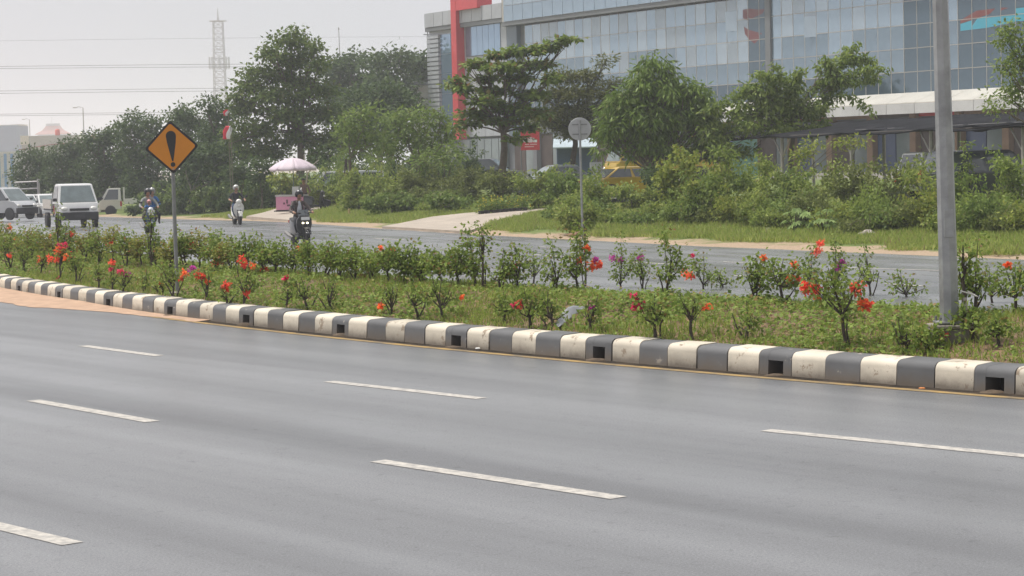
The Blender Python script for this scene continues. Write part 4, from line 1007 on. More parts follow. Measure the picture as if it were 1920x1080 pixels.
# belt on the left
for (px, Y, lobes, lab, lm) in [
    (60, 172, [(50, 300, 26, 22), (45, 330, 22, 28), (60, 365, 30, 30), (85, 300, 30, 22), (75, 335, 28, 30)], 'leftmost dark tree of the roadside belt, beside the cream house', L_dark),
    (125, 166, [(115, 290, 32, 25), (140, 280, 28, 22), (120, 330, 40, 35), (150, 330, 36, 35), (130, 370, 45, 30)], 'dark tree of the belt behind the white pickup', L_dark),
    (195, 160, [(185, 270, 30, 25), (215, 258, 30, 24), (190, 310, 40, 35), (225, 305, 36, 36), (200, 350, 42, 36), (240, 350, 36, 36), (195, 255, 12, 10)], 'dark tree of the belt left of the warning sign', L_dark),
    (262, 156, [(250, 235, 28, 24), (285, 240, 30, 26), (255, 280, 36, 36), (290, 290, 36, 36), (265, 335, 40, 36), (295, 350, 36, 30)], 'belt tree directly behind the left corner of the warning sign', L_blue),
    (345, 152, [(330, 218, 28, 20), (352, 232, 34, 26), (385, 242, 30, 28), (340, 280, 40, 36), (380, 290, 40, 36), (350, 335, 45, 34)], 'belt tree directly behind the top of the warning sign', L_blue),
    (410, 142, [(405, 205, 26, 20), (425, 225, 24, 24), (395, 260, 32, 30), (430, 275, 36, 34), (405, 310, 38, 30), (390, 190, 12, 8)], 'belt tree at the foot of the lattice tower', L_dark)]:
    tree('belt_tree', lab, 'tree', px, Y, lobes, lm, (.28, .15), 14, 34, .55, tr=.22, group='dark roadside tree belt', low=-.95)
tree('spreading_tree', 'low dark spreading tree right of the warning sign pole', 'tree', 360, 128, [(345, 310, 30, 22), (385, 300, 40, 26), (430, 290, 45, 28), (400, 330, 40, 26), (360, 335, 30, 20), (440, 325, 40, 26)], L_dark, (.30, .16), 12, 26, .5, tr=.14, bm=mat('pale_bark', (.30, .27, .22), .9, var=.3, scale=3))
for px, Y, lb_, lab in [(455, 122, [(440, 325, 20, 18), (460, 318, 18, 18), (450, 345, 26, 20)], 'round dark bush behind the white scooter'), (492, 120, [(485, 310, 20, 20), (500, 325, 18, 22), (488, 345, 24, 24)], 'round dark bush touching the pink parasol'), (530, 119, [(525, 340, 20, 16), (545, 345, 20, 16)], 'light green bush under the pink parasol')]:
    tree('bush', lab, 'bush', px, Y, lb_, L_yel if 'light' in lab else L_dark, (.26, .15), 16, 24, .38, tr=.06, group='bushes behind the vendor cart')
# light trees left of the layered tree
tree('small_tree', 'light green small tree on thin props right of the parasol', 'tree', 660, 104, [(655, 235, 28, 30), (690, 225, 34, 26), (665, 275, 34, 30), (700, 270, 34, 32)], L_mid, (.26, .11), 13, 26, .45, tr=.09, fork=(655, 300))
tree('small_tree', 'light green leafy tree in front of the louvred facade', 'tree', 790, 106, [(740, 230, 36, 24), (785, 222, 40, 22), (830, 228, 34, 22), (760, 265, 44, 28), (810, 265, 40, 28), (845, 255, 24, 22), (730, 285, 30, 26)], L_mid, (.28, .11), 13, 26, .45, tr=.12)
tree('small_tree', 'young pale green tree left of the parked dark car', 'tree', 838, 98, [(825, 285, 28, 22), (850, 300, 24, 22), (810, 310, 30, 24), (790, 300, 20, 20)], L_mid, (.24, .09), 14, 26, .38, tr=.07)
# layered tree
tree('layered_tree', 'tree with flat layered branches of big glossy leaves before the red pillar', 'tree', 941, 96,
     [(1060, 78, 26, 9, 0), (1025, 90, 34, 10, .4), (985, 98, 34, 12, -.4), (945, 104, 30, 13, .3), (1000, 122, 40, 12, .6), (950, 128, 42, 14, -.5), (905, 122, 22, 10, .2), (885, 125, 16, 8, 0), (965, 150, 36, 12, 0), (1030, 148, 26, 10, -.6), (905, 150, 26, 10, .5), (860, 150, 20, 7, 0), (850, 158, 16, 6, .3), (880, 168, 26, 9, -.3), (930, 172, 40, 12, .7), (985, 180, 44, 13, 0), (905, 192, 38, 12, -.7), (955, 205, 48, 13, .4), (890, 215, 34, 11, .5), (1000, 215, 46, 12, -.3), (930, 228, 40, 11, 0), (985, 240, 26, 9, .6), (870, 235, 24, 9, .2), (965, 262, 18, 10, -.8)],
     L_ket, (.30, .19), 26, 24, .30, .2, .22, fork=(944, 250), tr=.17, shell=(.2, 1.0), low=-.25, up=.75)
tree('olive_tree', 'olive green feathery tree between the layered tree and the mango tree', 'tree', 1077, 108,
     [(1050, 150, 30, 16), (1095, 150, 26, 18), (1128, 125, 10, 12), (1138, 112, 6, 10), (1112, 145, 14, 14), (1040, 185, 34, 20), (1085, 180, 40, 22), (1130, 180, 26, 18), (1060, 215, 46, 22), (1110, 215, 34, 22), (1040, 240, 34, 18), (1090, 255, 38, 22), (1020, 225, 30, 14), (1140, 205, 22, 18), (1150, 165, 14, 20), (1120, 245, 30, 18)],
     L_oliveT, (.22, .075), 34, 34, .40, .1, .5, fork=(1077, 245), tr=.15, bm=bark_d, low=-.3)
MGL = [(1240, 122, 28, 22), (1215, 140, 30, 22), (1270, 150, 34, 26), (1190, 165, 30, 24), (1235, 175, 46, 30), (1300, 180, 32, 28), (1165, 200, 34, 28), (1210, 215, 48, 32), (1275, 220, 46, 32), (1320, 215, 24, 28), (1150, 240, 34, 28), (1195, 255, 44, 30), (1250, 265, 48, 30), (1305, 262, 38, 30), (1140, 268, 24, 20), (1215, 285, 34, 18), (1275, 288, 40, 16), (1325, 285, 26, 18)]
tree('mango_tree', 'dense rounded mango tree with drooping leaves right of the round sign', 'tree', 1225, 90,
     rough_lobes(MGL) + MGL[4:12],
     L_mango, (.32, .085), 22, 30, .34, 1.0, .75, tr=.2, shell=(.4, 1.08), up=.35)
# feathery tree: arching fronds
FS = [(1470, 200, 1420, 140, 22), (1470, 200, 1370, 185, 30), (1470, 210, 1320, 215, 34), (1480, 190, 1500, 130, 10), (1470, 215, 1340, 250, 24), (1500, 200, 1560, 160, 18), (1540, 190, 1590, 90, 12), (1560, 160, 1610, 80, 10), (1560, 165, 1665, 130, 16), (1545, 180, 1650, 150, 10), (1530, 195, 1640, 215, 26), (1500, 210, 1450, 120, 6), (1480, 220, 1400, 160, 14), (1500, 215, 1560, 245, 16), (1460, 225, 1380, 240, 20), (1570, 150, 1545, 110, 4), (1580, 120, 1640, 118, 10)]
tree('feathery_tree', 'feathery tree with arching fronds over the carport', 'tree', 1482, 89,
     [(1480, 175, 34, 32), (1450, 200, 44, 26), (1400, 205, 36, 22), (1500, 215, 44, 26), (1540, 200, 34, 24), (1440, 235, 54, 22), (1570, 150, 26, 26), (1590, 110, 20, 18), (1520, 240, 40, 16), (1380, 245, 34, 22), (1345, 210, 18, 18), (1330, 250, 26, 26), (1350, 285, 28, 22), (1400, 285, 20, 16), (1420, 165, 30, 22), (1445, 145, 22, 16), (1620, 140, 26, 12), (1545, 130, 16, 20)],
     L_fea, (.25, .10), 22, 28, .32, .7, .6, fork=(1485, 235), tr=.11, extra=fronds(FS, 89))
tree('leafy_tree', 'yellowish green tree at the right edge above the carport', 'tree', 1990, 66, [(1888, 78, 26, 26), (1905, 130, 34, 30), (1880, 122, 20, 16), (1890, 180, 34, 28), (1875, 205, 20, 16), (1930, 100, 30, 50), (1930, 170, 30, 40), (1900, 55, 26, 18)], L_fea, (.16, .07), 26, 34, .26, .4, .7, tr=.1, low=-.8)
# leafy screen under and behind the feathery tree
def bushes(rows, group):
    for px, Y, lobes, lab, lm, leaf in rows:
        lobes = [(a, c + (14 if px < 1230 else 12), r1 * 1.12, r2 * 1.05) for a, c, r1, r2 in lobes]
        g = gp(px, Y); yb = HOR - ROLL * (px - 960) + (CAM_H - g.z) * FPX / Y
        x0 = min(l[0] - l[2] * .8 for l in lobes); x1 = max(l[0] + l[2] * .8 for l in lobes); yt = max(l[1] for l in lobes)
        yy = yb - 10
        while yy > yt + 8: lobes.append(((x0 + x1) / 2 + rnd.uniform(-6, 6), yy, (x1 - x0) / 2 * .95, 15)); yy -= 17
        tree('bush', lab, 'bush', px, Y, rough_lobes(lobes), lm, leaf, 32 * rnd.uniform(.75, 1.2), 20, .19, .3, .7, tr=.03, group=group, low=-.9, limbs=True, extra=shoots(lobes[:3], Y, 4, leaf[0], leaf[1]))
bushes([
    (665, 100, [(655, 345, 22, 18), (675, 335, 18, 20)], 'weedy bush at the foot of the propped small tree', L_weed, (.2, .08)),
    (725, 99, [(705, 350, 26, 20), (740, 338, 30, 22), (765, 352, 26, 20)], 'broad bush behind the grass left of the driveway', L_weed, (.2, .09)),
    (800, 97, [(785, 330, 28, 22), (820, 335, 30, 22), (800, 352, 36, 18)], 'grey green bush below the young pale tree', L_olive, (.2, .08)),
    (870, 96, [(850, 335, 28, 18), (885, 328, 30, 18), (870, 350, 36, 18)], 'bush in front of the parked dark car', L_olive, (.19, .08)),
    (940, 93, [(920, 335, 30, 16), (955, 330, 30, 18), (940, 352, 40, 16)], 'bush below the trunk of the layered tree', L_olive, (.19, .08)),
    (1010, 88, [(990, 335, 30, 16), (1030, 330, 30, 18), (1010, 355, 40, 16)], 'bush in front of the parked grey saloon car', L_weed, (.19, .08)),
    (1065, 80, [(1050, 350, 30, 24), (1085, 345, 28, 26), (1065, 378, 36, 22)], 'tall weedy bush just left of the round sign pole', L_mid, (.2, .09)),
    (1122, 78, [(1108, 352, 20, 22), (1128, 362, 20, 18), (1118, 380, 28, 18)], 'tall weedy bush just right of the round sign pole', L_weed, (.2, .09)),
    (1185, 82, [(1165, 350, 18, 10), (1205, 354, 20, 10)], 'low bush in front of the yellow saloon', L_weed, (.18, .08)),
    (1215, 84, [(1222, 325, 12, 18), (1235, 345, 18, 14)], 'small bush at the rear of the yellow saloon', L_dark, (.18, .08)),
    (735, 94, [(700, 372, 26, 10), (740, 368, 34, 12), (785, 372, 30, 10)], 'low bright green bush nearest the driveway mouth', L_mid, (.2, .1)),
    (835, 90, [(815, 366, 26, 10), (850, 370, 30, 10)], 'low bright green bush beside the rubbish bags', L_mid, (.2, .1)),
    (1085, 69, [(1070, 392, 20, 12), (1100, 388, 20, 14)], 'low bush at the very foot of the round sign', L_weed, (.16, .08)),
], 'bushes left of the carport')
bushes([
    (1270, 72, [(1262, 330, 26, 26), (1285, 310, 24, 26), (1270, 365, 30, 26)], 'yellow green leafy bush right of the yellow saloon', L_yel, (.2, .1)),
    (1320, 69, [(1305, 350, 28, 26), (1335, 335, 28, 26), (1320, 385, 36, 26)], 'yellowish bush left of the first carport post', L_yel, (.17, .08)),
    (1365, 68, [(1350, 350, 26, 24), (1385, 335, 26, 24), (1370, 375, 32, 26), (1360, 280, 18, 22)], 'feathery bush at the first carport post', L_fea, (.17, .07)),
    (1425, 70, [(1410, 340, 28, 24), (1440, 325, 26, 26), (1425, 375, 36, 28)], 'dense bush between the first and second carport posts', L_weed, (.17, .07)),
    (1480, 71, [(1470, 335, 20, 16), (1490, 350, 22, 20), (1475, 385, 30, 20)], 'bush at the second carport post', L_mid, (.17, .08)),
    (1535, 67, [(1520, 350, 28, 26), (1555, 335, 26, 28), (1535, 380, 36, 28)], 'bush right of the second carport post', L_weed, (.16, .07)),
    (1600, 65, [(1580, 345, 30, 28), (1620, 335, 30, 30), (1600, 385, 40, 30), (1590, 415, 34, 18)], 'large bush below the third carport post', L_olive, (.16, .07)),
    (1670, 63, [(1650, 345, 30, 28), (1690, 330, 32, 28), (1670, 385, 40, 34), (1665, 415, 36, 20)], 'large fine leaved bush before the dark pickup', L_olive, (.15, .06)),
    (1735, 62, [(1722, 330, 24, 26), (1745, 360, 26, 30), (1730, 400, 34, 26)], 'bush directly left of the lamp post', L_weed, (.15, .06)),
    (1805, 62, [(1800, 345, 18, 26), (1815, 385, 26, 30), (1800, 415, 30, 20)], 'bush directly right of the lamp post', L_mid, (.15, .07)),
    (1855, 60, [(1840, 395, 26, 26), (1870, 375, 28, 28), (1858, 415, 36, 22)], 'bush between the lamp post and the right edge', L_olive, (.15, .06)),
    (1905, 59, [(1895, 310, 30, 22), (1905, 345, 34, 28), (1910, 390, 36, 34), (1880, 300, 22, 14)], 'tall yellow green bush at the right edge under the carport', L_fea, (.15, .06)),
    (1455, 63, [(1440, 402, 24, 12), (1475, 405, 24, 12)], 'low weeds left of the castor plant', L_weed, (.14, .06)),
    (1625, 59, [(1600, 420, 26, 12), (1650, 418, 30, 14)], 'low weeds above the grey stone on the grass', L_olive, (.13, .06)),
], 'bushes before the carport')

def low_row(specs, lab, lm, leaf, group):
    for i, (px, Y, hpx, wpx) in enumerate(specs):
        g = gp(px, Y); yb = HOR - ROLL * (px - 960) + (CAM_H - g.z) * FPX / Y
        lobes = [(px + rnd.uniform(-8, 8), yb - hpx * .45, wpx * .6, hpx * .55), (px - wpx * .45, yb - hpx * .3, wpx * .45, hpx * .4), (px + wpx * .45, yb - hpx * .3, wpx * .45, hpx * .4)]
        tree('bush', f'{ordn(i + 1)} {lab}', 'bush', px, Y, rough_lobes(lobes), lm[i % len(lm)], leaf, 38 * rnd.uniform(.7, 1.2), 20, .18, .25, .7, tr=.025, group=group, low=-.9, extra=shoots(lobes, Y, 4, leaf[0], leaf[1]))
def ordn(n): return f"{n}{'th' if 10 <= n % 100 <= 20 else {1: 'st', 2: 'nd', 3: 'rd'}.get(n % 10, 'th')}"
low_row([(272 + 28 * i, 132 - i * 1.2, 34 + 8 * (i % 3), 36) for i in range(11)], 'undergrowth bush from the left at the foot of the dark tree belt', [L_dark, L_mid, L_big], (.24, .12), 'undergrowth below the belt')
low_row([(600 + 34 * i, 117 + 3 * (i % 3), 74 + 14 * (i % 2), 40) for i in range(9)], 'undergrowth bush from the left behind the rubbish heap', [L_dark, L_mid], (.22, .1), 'undergrowth behind the rubbish heap')
low_row([(598 + 27 * i, 110.5 + (i % 2), 52 + 8 * (i % 2), 30) for i in range(5)], 'tall weed clump from the left right behind the parked dark motorcycle', [L_weed, L_mid], (.2, .08), 'weeds behind the vendor motorcycle')
low_row([(668 + 24 * i, max(93 + i % 3, yed(668 + 24 * i, 4.6)), 20 + 8 * (i % 3), 30) for i in range(9)], 'low weed clump from the left behind the first grass strip', [L_weed, L_mid, L_olive], (.17, .08), 'weeds left of the round sign')
low_row([(1050 + 22 * i, yed(1050 + 22 * i, 4.0), 34 + 12 * (i % 3 == 1), 28) for i in range(4)] + [(1150 + 30 * i, yed(1150 + 30 * i, 4.0), 18, 34) for i in range(3)], 'low weed clump from the left around the round sign', [L_mid, L_weed, L_fea], (.16, .08), 'weeds around the round sign')
low_row([(1235 + 36 * i, yed(1235 + 36 * i, 4.6), 34 + 16 * (i % 3), 40) for i in range(20)], 'low weed clump from the left at the edge of the right hand grass', [L_weed, L_fea, L_mid, L_olive, L_yel], (.14, .065), 'weeds at the edge of the right hand grass')
tree('young_tree', 'slim young tree growing through the carport between two posts', 'tree', 1500, 74, [(1497, 300, 26, 18), (1535, 270, 26, 14), (1570, 268, 26, 8), (1510, 285, 20, 16), (1600, 265, 30, 7)], L_yel, (.18, .08), 16, 26, .25, tr=.04)
tree('climbing_vine', 'leafy vine climbing the fourth carport post', 'vine', 1813, 70.5, [(1811, 280, 9, 14), (1814, 305, 10, 18), (1812, 330, 12, 16)], L_fea, (.14, .06), 40, 26, .15, tr=.03, limbs=False, low=-.9)
# castor-like plant with big hand-shaped leaves, each leaf a part
def castor(px, Y, label, n=13):
    g0 = gp(px, Y); t = thing('castor_plant', label, 'plant', g0); me = None
    b = MB()
    for k in range(7):
        a = -1.5 + 3.0 * k / 6; l_ = .26 * (1 - .35 * abs(a) / 1.5); o = len(b.v)
        d = Vector((math.cos(a), math.sin(a), 0)); s_ = Vector((-d.y, d.x, 0)) * .045
        b.add([(0, 0, 0), tuple(d * l_ * .5 + s_), tuple(d * l_ + Vector((0, 0, -.05))), tuple(d * l_ * .5 - s_)], [(0, 1, 2, 3)])
    me = b.mesh('large_leaf', L_paleB)
    sb = MB()
    for k in range(n):
        a = rnd.uniform(0, 6.28); r_ = rnd.uniform(.1, .5); h_ = rnd.uniform(.2, .75)
        e = Vector((math.cos(a) * r_, math.sin(a) * r_ * .7, h_)); sb.tube([(0, 0, -.05), tuple(e * .6 + Vector((0, 0, .1))), tuple(e)], [.014, .01, .006], 5)
        o = link('large_leaf', me, t, loc=e); o.rotation_euler = (rnd.uniform(-.2, .3), rnd.uniform(.1, .7), a + rnd.uniform(-.4, .4)); s_ = rnd.uniform(.8, 1.25); o.scale = (s_, s_, s_)
    sb.build('stem', bark_d, t)
castor(1490, yed(1490, 3.6), 'pale castor plant on the left of the pair with hand shaped leaves'); castor(1545, yed(1545, 3.7), 'pale castor plant on the right of the pair with hand shaped leaves', 15)
castor(1512, yed(1512, 4.2), 'smaller castor plant behind and between the pair', 8)
# bed of potted yellow flowers
t = thing('flower_bed', 'bed of yellow flowering plants beyond the driveway', 'flowers', gp(945, 87)); q = gp(945, 87)
cl = np.array([gp(900 + 92 * NR.random(), 86 + 2.5 * NR.random()) for _ in range(130)]); cl[:, 2] += NR.uniform(.1, .5, len(cl))
off = np.array(q)
link('foliage', quads_mesh('foliage', clump_leaves(cl, .2, 26, .14, .07, .2) - off, L_mid), t)
link('blossoms', quads_mesh('blossoms', clump_leaves(cl[:55] + np.array([0, 0, .12]), .16, 7, .08, .07, 0) - off, leafmat('yellow_petal', (.22, .18, .02), (.32, .27, .04), None, .3)), t, kind='stuff')
b = MB()
for k in range(8): p = gp(903 + 11.5 * k, 86) - q; b.lathe([(.10, .02), (.14, .2), (.15, .2)], (p.x, p.y, p.z), 8)
b.build('pots', mat('black_plant_pot', (.03, .03, .032), .6), t, kind='stuff')

# ---------------------------------------------------------------- bougainvillea on the median
B_leaf = leafmat('bougainvillea_leaf', (.05, .085, .02), (.125, .18, .045), (.24, .17, .06), .32)
B_leaf2 = leafmat('bougainvillea_leaf_rusty', (.075, .095, .025), (.155, .175, .05), (.32, .15, .06), .32)
B_stem = mat('bougainvillea_stem', (.075, .058, .045), .9, var=.4, scale=9)
PET = {'red': leafmat('bract_red', (.42, .045, .03), (.58, .12, .07), None, .35), 'orange': leafmat('bract_orange', (.48, .08, .025), (.60, .17, .06), None, .35),
       'pink': leafmat('bract_pink', (.36, .02, .065), (.46, .05, .12), None, .35), 'magenta': leafmat('bract_magenta', (.28, .03, .19), (.38, .07, .27), None, .35), 'yellow': leafmat('bract_yellow', (.62, .45, .04), (.75, .58, .10), None, .3)}
def shrub(px, py, htop, spread, label, flowers=(), dens=1.0, group=None, lm=None, bare=.35, lean=0.0, sprout=0):
    """px,py foot; htop, spread in picture pixels; flowers: (px,py,radius,colour)"""
    g0, s, o = onmound(px, py); Y = g0.y; k = Y / FPX
    t = thing('bougainvillea', label, 'shrub', g0, 0, group); H_ = htop * k; S_ = spread * k * .5
    b = MB(); tips = []
    fl_ = [f for f in flowers]; top = Vector((lean * H_, 0, H_))
    fk = Vector((lean * H_ * bare * .6 + rnd.uniform(-.03, .03), rnd.uniform(-.03, .03), H_ * bare))
    b.tube([(0, 0, -.06), tuple(fk * .5 + Vector((rnd.uniform(-.02, .02), 0, 0))), tuple(fk)], [.024, .020, .017], 6)
    for _ in range(rnd.choice((0, 1, 1, 2))):
        e = Vector((fk.x + rnd.uniform(-.22, .22), rnd.uniform(-.12, .12), H_ * rnd.uniform(.35, .75))); b.tube([(rnd.uniform(-.04, .04), rnd.uniform(-.04, .04), -.05), tuple(e * .5 + Vector((rnd.uniform(-.03, .03), 0, 0))), tuple(e)], [.015, .011, .005], 5); tips.append(e)
    nb = 7 + int(3 * dens)
    for i in range(nb):
        a = rnd.uniform(0, 6.283); r_ = S_ * rnd.uniform(.25, 1.0); z_ = H_ * rnd.uniform(bare + .12, 1.0) if i else H_
        if i == 0: r_ *= .2
        e = Vector((lean * z_ + math.cos(a) * r_, math.sin(a) * r_ * .9, z_)); md = fk.lerp(e, .5) + Vector((0, 0, -.04 * H_)) + Vector((rnd.uniform(-.03, .03),) * 3)
        b.tube([tuple(fk), tuple(md), tuple(e)], [.012, .008, .004], 5); tips.append(e); tips.append(md.lerp(e, .45))
        if rnd.random() < .6: e2 = md + Vector((rnd.uniform(-.16, .16), rnd.uniform(-.16, .16), rnd.uniform(0, .16))); b.tube([tuple(md), tuple(e2)], [.006, .003], 4); tips.append(e2)
    for _ in range(sprout):
        e = Vector((lean * H_ + rnd.uniform(-.12, .12), rnd.uniform(-.1, .1), H_ * rnd.uniform(1.25, 1.6))); m_ = Vector((e.x * .5, e.y, H_ * .9)); b.tube([tuple(fk), tuple(m_), tuple(e)], [.009, .006, .003], 4); tips += [m_.lerp(e, q) for q in (.1, .3, .5, .7, .9, 1.0)]
    b.build('stem', B_stem, t)
    tp = np.array(tips); V = clump_leaves(tp, .085 + .03 * dens, int(24 * dens), .064, .042, .35, .8, .5)
    link('foliage', quads_mesh('foliage', V, lm or B_leaf), t)
    for (fx, fy, fr, fc) in flowers:
        c = at(fx, fy, Y) - g0; c = np.array(c); n_ = max(5, int(fr * 1.7)); rr = fr * k * .6
        cc = c[None] + NR.normal(size=(n_, 3)) * rr * .62
        link('flower_cluster', quads_mesh('flower_cluster', clump_leaves(cc, rr * .5, 5, .048, .042, .1, .9, .3), PET[fc]), t, kind='stuff')
        q = min(tips, key=lambda e: (e - Vector(c)).length); sb = MB(); sb.tube([tuple(q), tuple(c)], [.005, .003], 4); sb.build('twig', B_stem, t)
    return t
FRONT = [ # foot x, foot y, height, spread, flowers, density, lean
    (18, 506, 62, 40, [(18, 478, 5, 'pink')], .8, 0), (45, 512, 55, 44, [(18, 480, 4, 'red')], .8, 0), (78, 517, 48, 36, [(74, 485, 6, 'orange')], .8, 0), (112, 527, 70, 40, [(118, 461, 9, 'pink'), (112, 468, 10, 'orange'), (92, 486, 7, 'red'), (107, 487, 6, 'red'), (128, 482, 8, 'red'), (108, 523, 5, 'pink')], .7, 0),
    (143, 533, 60, 34, [(122, 482, 5, 'orange')], .8, 0), (185, 543, 46, 34, [], .6, 0), (212, 546, 50, 30, [(210, 492, 7, 'red'), (207, 505, 4, 'pink')], .5, 0), (233, 550, 44, 36, [(225, 509, 7, 'pink'), (240, 514, 5, 'magenta')], .5, 0), (270, 549, 44, 32, [], .5, 0), (303, 553, 40, 26, [(302, 530, 4, 'orange')], .5, 0),
    (327, 560, 70, 56, [(345, 510, 6, 'orange'), (338, 524, 3, 'red')], 1.0, 0), (387, 563, 60, 36, [(372, 518, 8, 'red'), (380, 520, 5, 'red'), (387, 529, 5, 'orange'), (361, 503, 5, 'magenta')], .6, 0), (427, 573, 50, 26, [(423, 534, 8, 'red'), (425, 543, 4, 'red')], .4, 0), (457, 575, 105, 70, [(454, 488, 7, 'red'), (458, 496, 6, 'red'), (463, 549, 7, 'red'), (472, 498, 6, 'orange')], .9, 0),
    (541, 579, 60, 44, [(535, 522, 5, 'pink')], .6, 0), (576, 582, 64, 44, [], .6, 0), (621, 585, 62, 44, [], .6, 0), (733, 593, 56, 40, [(714, 577, 5, 'orange')], .5, 0), (785, 600, 70, 60, [], .7, -.1), (830, 602, 88, 90, [(865, 557, 3, 'orange')], 1.2, 0),
    (947, 607, 60, 60, [], .8, 0), (992, 618, 76, 70, [(975, 572, 7, 'red'), (966, 574, 4, 'pink')], .9, -.15), (1038, 618, 70, 64, [], .9, 0), (1109, 626, 70, 52, [(1111, 576, 5, 'magenta')], .8, 0), (1233, 638, 90, 80, [(1188, 557, 5, 'pink'), (1190, 575, 6, 'pink'), (1202, 573, 8, 'pink')], 1.0, -.08), (1300, 638, 85, 80, [(1328, 574, 5, 'orange')], 1.0, .0), (1398, 640, 74, 70, [], .8, 0),
    (1590, 650, 150, 120, [(1510, 539, 11, 'red'), (1523, 541, 12, 'red'), (1605, 540, 11, 'red'), (1618, 567, 8, 'orange'), (1626, 572, 8, 'red'), (1532, 556, 4, 'orange')], 1.7, -.22), (1700, 660, 62, 70, [(1768, 627, 8, 'red')], .8, -.1), (1738, 664, 44, 60, [], 1.1, 0), (1822, 640, 56, 64, [], 1.0, 0), (1872, 650, 50, 60, [], .9, 0)]
COLN = {'red': 'red', 'pink': 'pink', 'orange': 'orange', 'magenta': 'magenta', 'yellow': 'yellow'}
def ordn(n): return f"{n}{'th' if 10 <= n % 100 <= 20 else {1: 'st', 2: 'nd', 3: 'rd'}.get(n % 10, 'th')}"
for i, (x, y, h, w, fl, dn, ln) in enumerate(FRONT):
    cs = []
    for f in fl:
        if COLN[f[3]] not in cs: cs.append(COLN[f[3]])
    fd = ('with ' + ' and '.join(cs[:2]) + ' flowers') if cs else 'without flowers'
    shrub(x, y, h, w, f'{ordn(i + 1)} front row shrub from the left, by the kerb, {fd}', fl, dn * rnd.uniform(.42, .7), 'front row shrubs along the kerb', None, rnd.uniform(.22, .42), ln + rnd.uniform(-.16, .16))
BACK = []
x = -6.0
while x < 870:
    yb = 484 + x * .063; BACK.append((x, yb, 62 + rnd.uniform(-8, 10), 62, [], 1.25, 0, 0)); x += 24 + 10 * (x / 870) + rnd.uniform(-3, 3)
BACK += [(890, 541, 85, 70, [], 1.3, 0, 1), (935, 545, 80, 70, [], 1.0, 0, 0), (968, 543, 78, 60, [(965, 498, 5, 'orange')], 1.1, 0, 0), (1000, 540, 72, 56, [], .9, 0, 0), (1042, 546, 70, 64, [], .8, 0, 1), (1085, 545, 80, 60, [(1102, 466, 6, 'orange'), (1087, 489, 4, 'orange'), (1113, 497, 11, 'orange'), (1122, 498, 7, 'red'), (1118, 486, 4, 'magenta')], 1.0, 0, 2),
         (1165, 548, 70, 50, [(1149, 486, 6, 'magenta'), (1163, 488, 4, 'magenta')], .9, -.05, 1), (1205, 550, 75, 60, [(1200, 482, 5, 'magenta')], 1.0, -.1, 0), (1250, 556, 92, 60, [], 1.0, 0, 1), (1318, 552, 72, 60, [(1287, 514, 9, 'orange'), (1298, 519, 6, 'red'), (1298, 479, 4, 'pink')], 1.0, 0, 0), (1356, 547, 40, 40, [], .6, 0, 0),
         (1415, 566, 82, 62, [(1430, 483, 4, 'orange')], 1.1, 0, 0), (1465, 570, 86, 80, [(1490, 495, 5, 'orange'), (1481, 523, 6, 'orange'), (1498, 522, 4, 'red')], 1.2, .04, 0), (1520, 560, 75, 50, [(1537, 457, 8, 'red'), (1532, 472, 9, 'red')], .7, 0, 1), (1565, 558, 78, 40, [(1580, 491, 6, 'magenta'), (1569, 502, 5, 'magenta')], 1.1, 0, 1), (1632, 563, 82, 60, [], .6, 0, 1), (1702, 566, 55, 86, [], .7, 0, 0),
         (1828, 588, 92, 66, [], 1.0, 0, 1), (1862, 578, 78, 60, [], .8, 0, 0), (1900, 590, 92, 80, [(1890, 497, 5, 'orange')], 1.0, 0, 0), (1945, 590, 90, 80, [], 1.0, 0, 0)]
for fx, fy, fr, fc in [(28, 446, 4, 'orange'), (134, 440, 5, 'red'), (207, 457, 7, 'red'), (360, 459, 6, 'red'), (405, 491, 9, 'red'), (416, 487, 8, 'red'), (18, 428, 5, 'orange'), (560, 467, 6, 'orange'), (713, 466, 5, 'orange'), (738, 471, 5, 'orange'), (578, 495, 4, 'red'), (820, 497, 6, 'pink'), (818, 503, 5, 'pink'), (492, 508, 7, 'red'), (497, 505, 5, 'red'), (92, 443, 3, 'orange'), (320, 482, 4, 'red')]:
    k = min(range(len(BACK)), key=lambda i: abs(BACK[i][0] - fx)); BACK[k][4].append((fx, fy, fr, fc))
for i, (x, y, h, w, fl, dn, ln, sp) in enumerate(BACK):
    cs = []
    for f in fl:
        if COLN[f[3]] not in cs: cs.append(COLN[f[3]])
    fd = ('with ' + ' and '.join(cs[:2]) + ' flowers') if cs else 'without flowers'
    shrub(x, y, h, w, f'{ordn(i + 1)} back row shrub from the left on the median, {fd}', fl, dn * (.92 if x < 870 else .62), 'back row shrubs of the median', B_leaf2 if x < 450 and i % 2 else B_leaf, .30 if x < 870 else rnd.uniform(.18, .40), ln + rnd.uniform(-.14, .14), sp)
# tall leafy shoots
for x, y, h, w, lab in [(112, 497, 115, 26, 'tall leafy shoot before the white pickup'), (285, 505, 110, 26, 'tall leafy shoot before the motorcycle with three riders'), (905, 545, 125, 24, 'tall single shoot leaning over the far road'), (1097, 545, 128, 22, 'tall shoot beside the round sign pole'), (1808, 590, 140, 24, 'tall shoot just right of the lamp post')]:
    shrub(x, y, h, w * .5, lab, [], .33, 'tall shoots in the median', B_leaf, .45, .0)
# ================================================================== STREET FURNITURE
steel = mat('galvanised_steel', (.36, .37, .37), .45, .5, var=.35, scale=2.5, bump=.08); steel_d = mat('galvanised_dull', (.25, .255, .25), .6, .3, var=.3, scale=3)
black = mat('black_print', (.018, .018, .02), .45); orange = mat('sign_orange', (.62, .23, .012), .42, var=.06, scale=4); rubber = mat('tyre_rubber', (.022, .022, .023), .8, var=.3, scale=8)
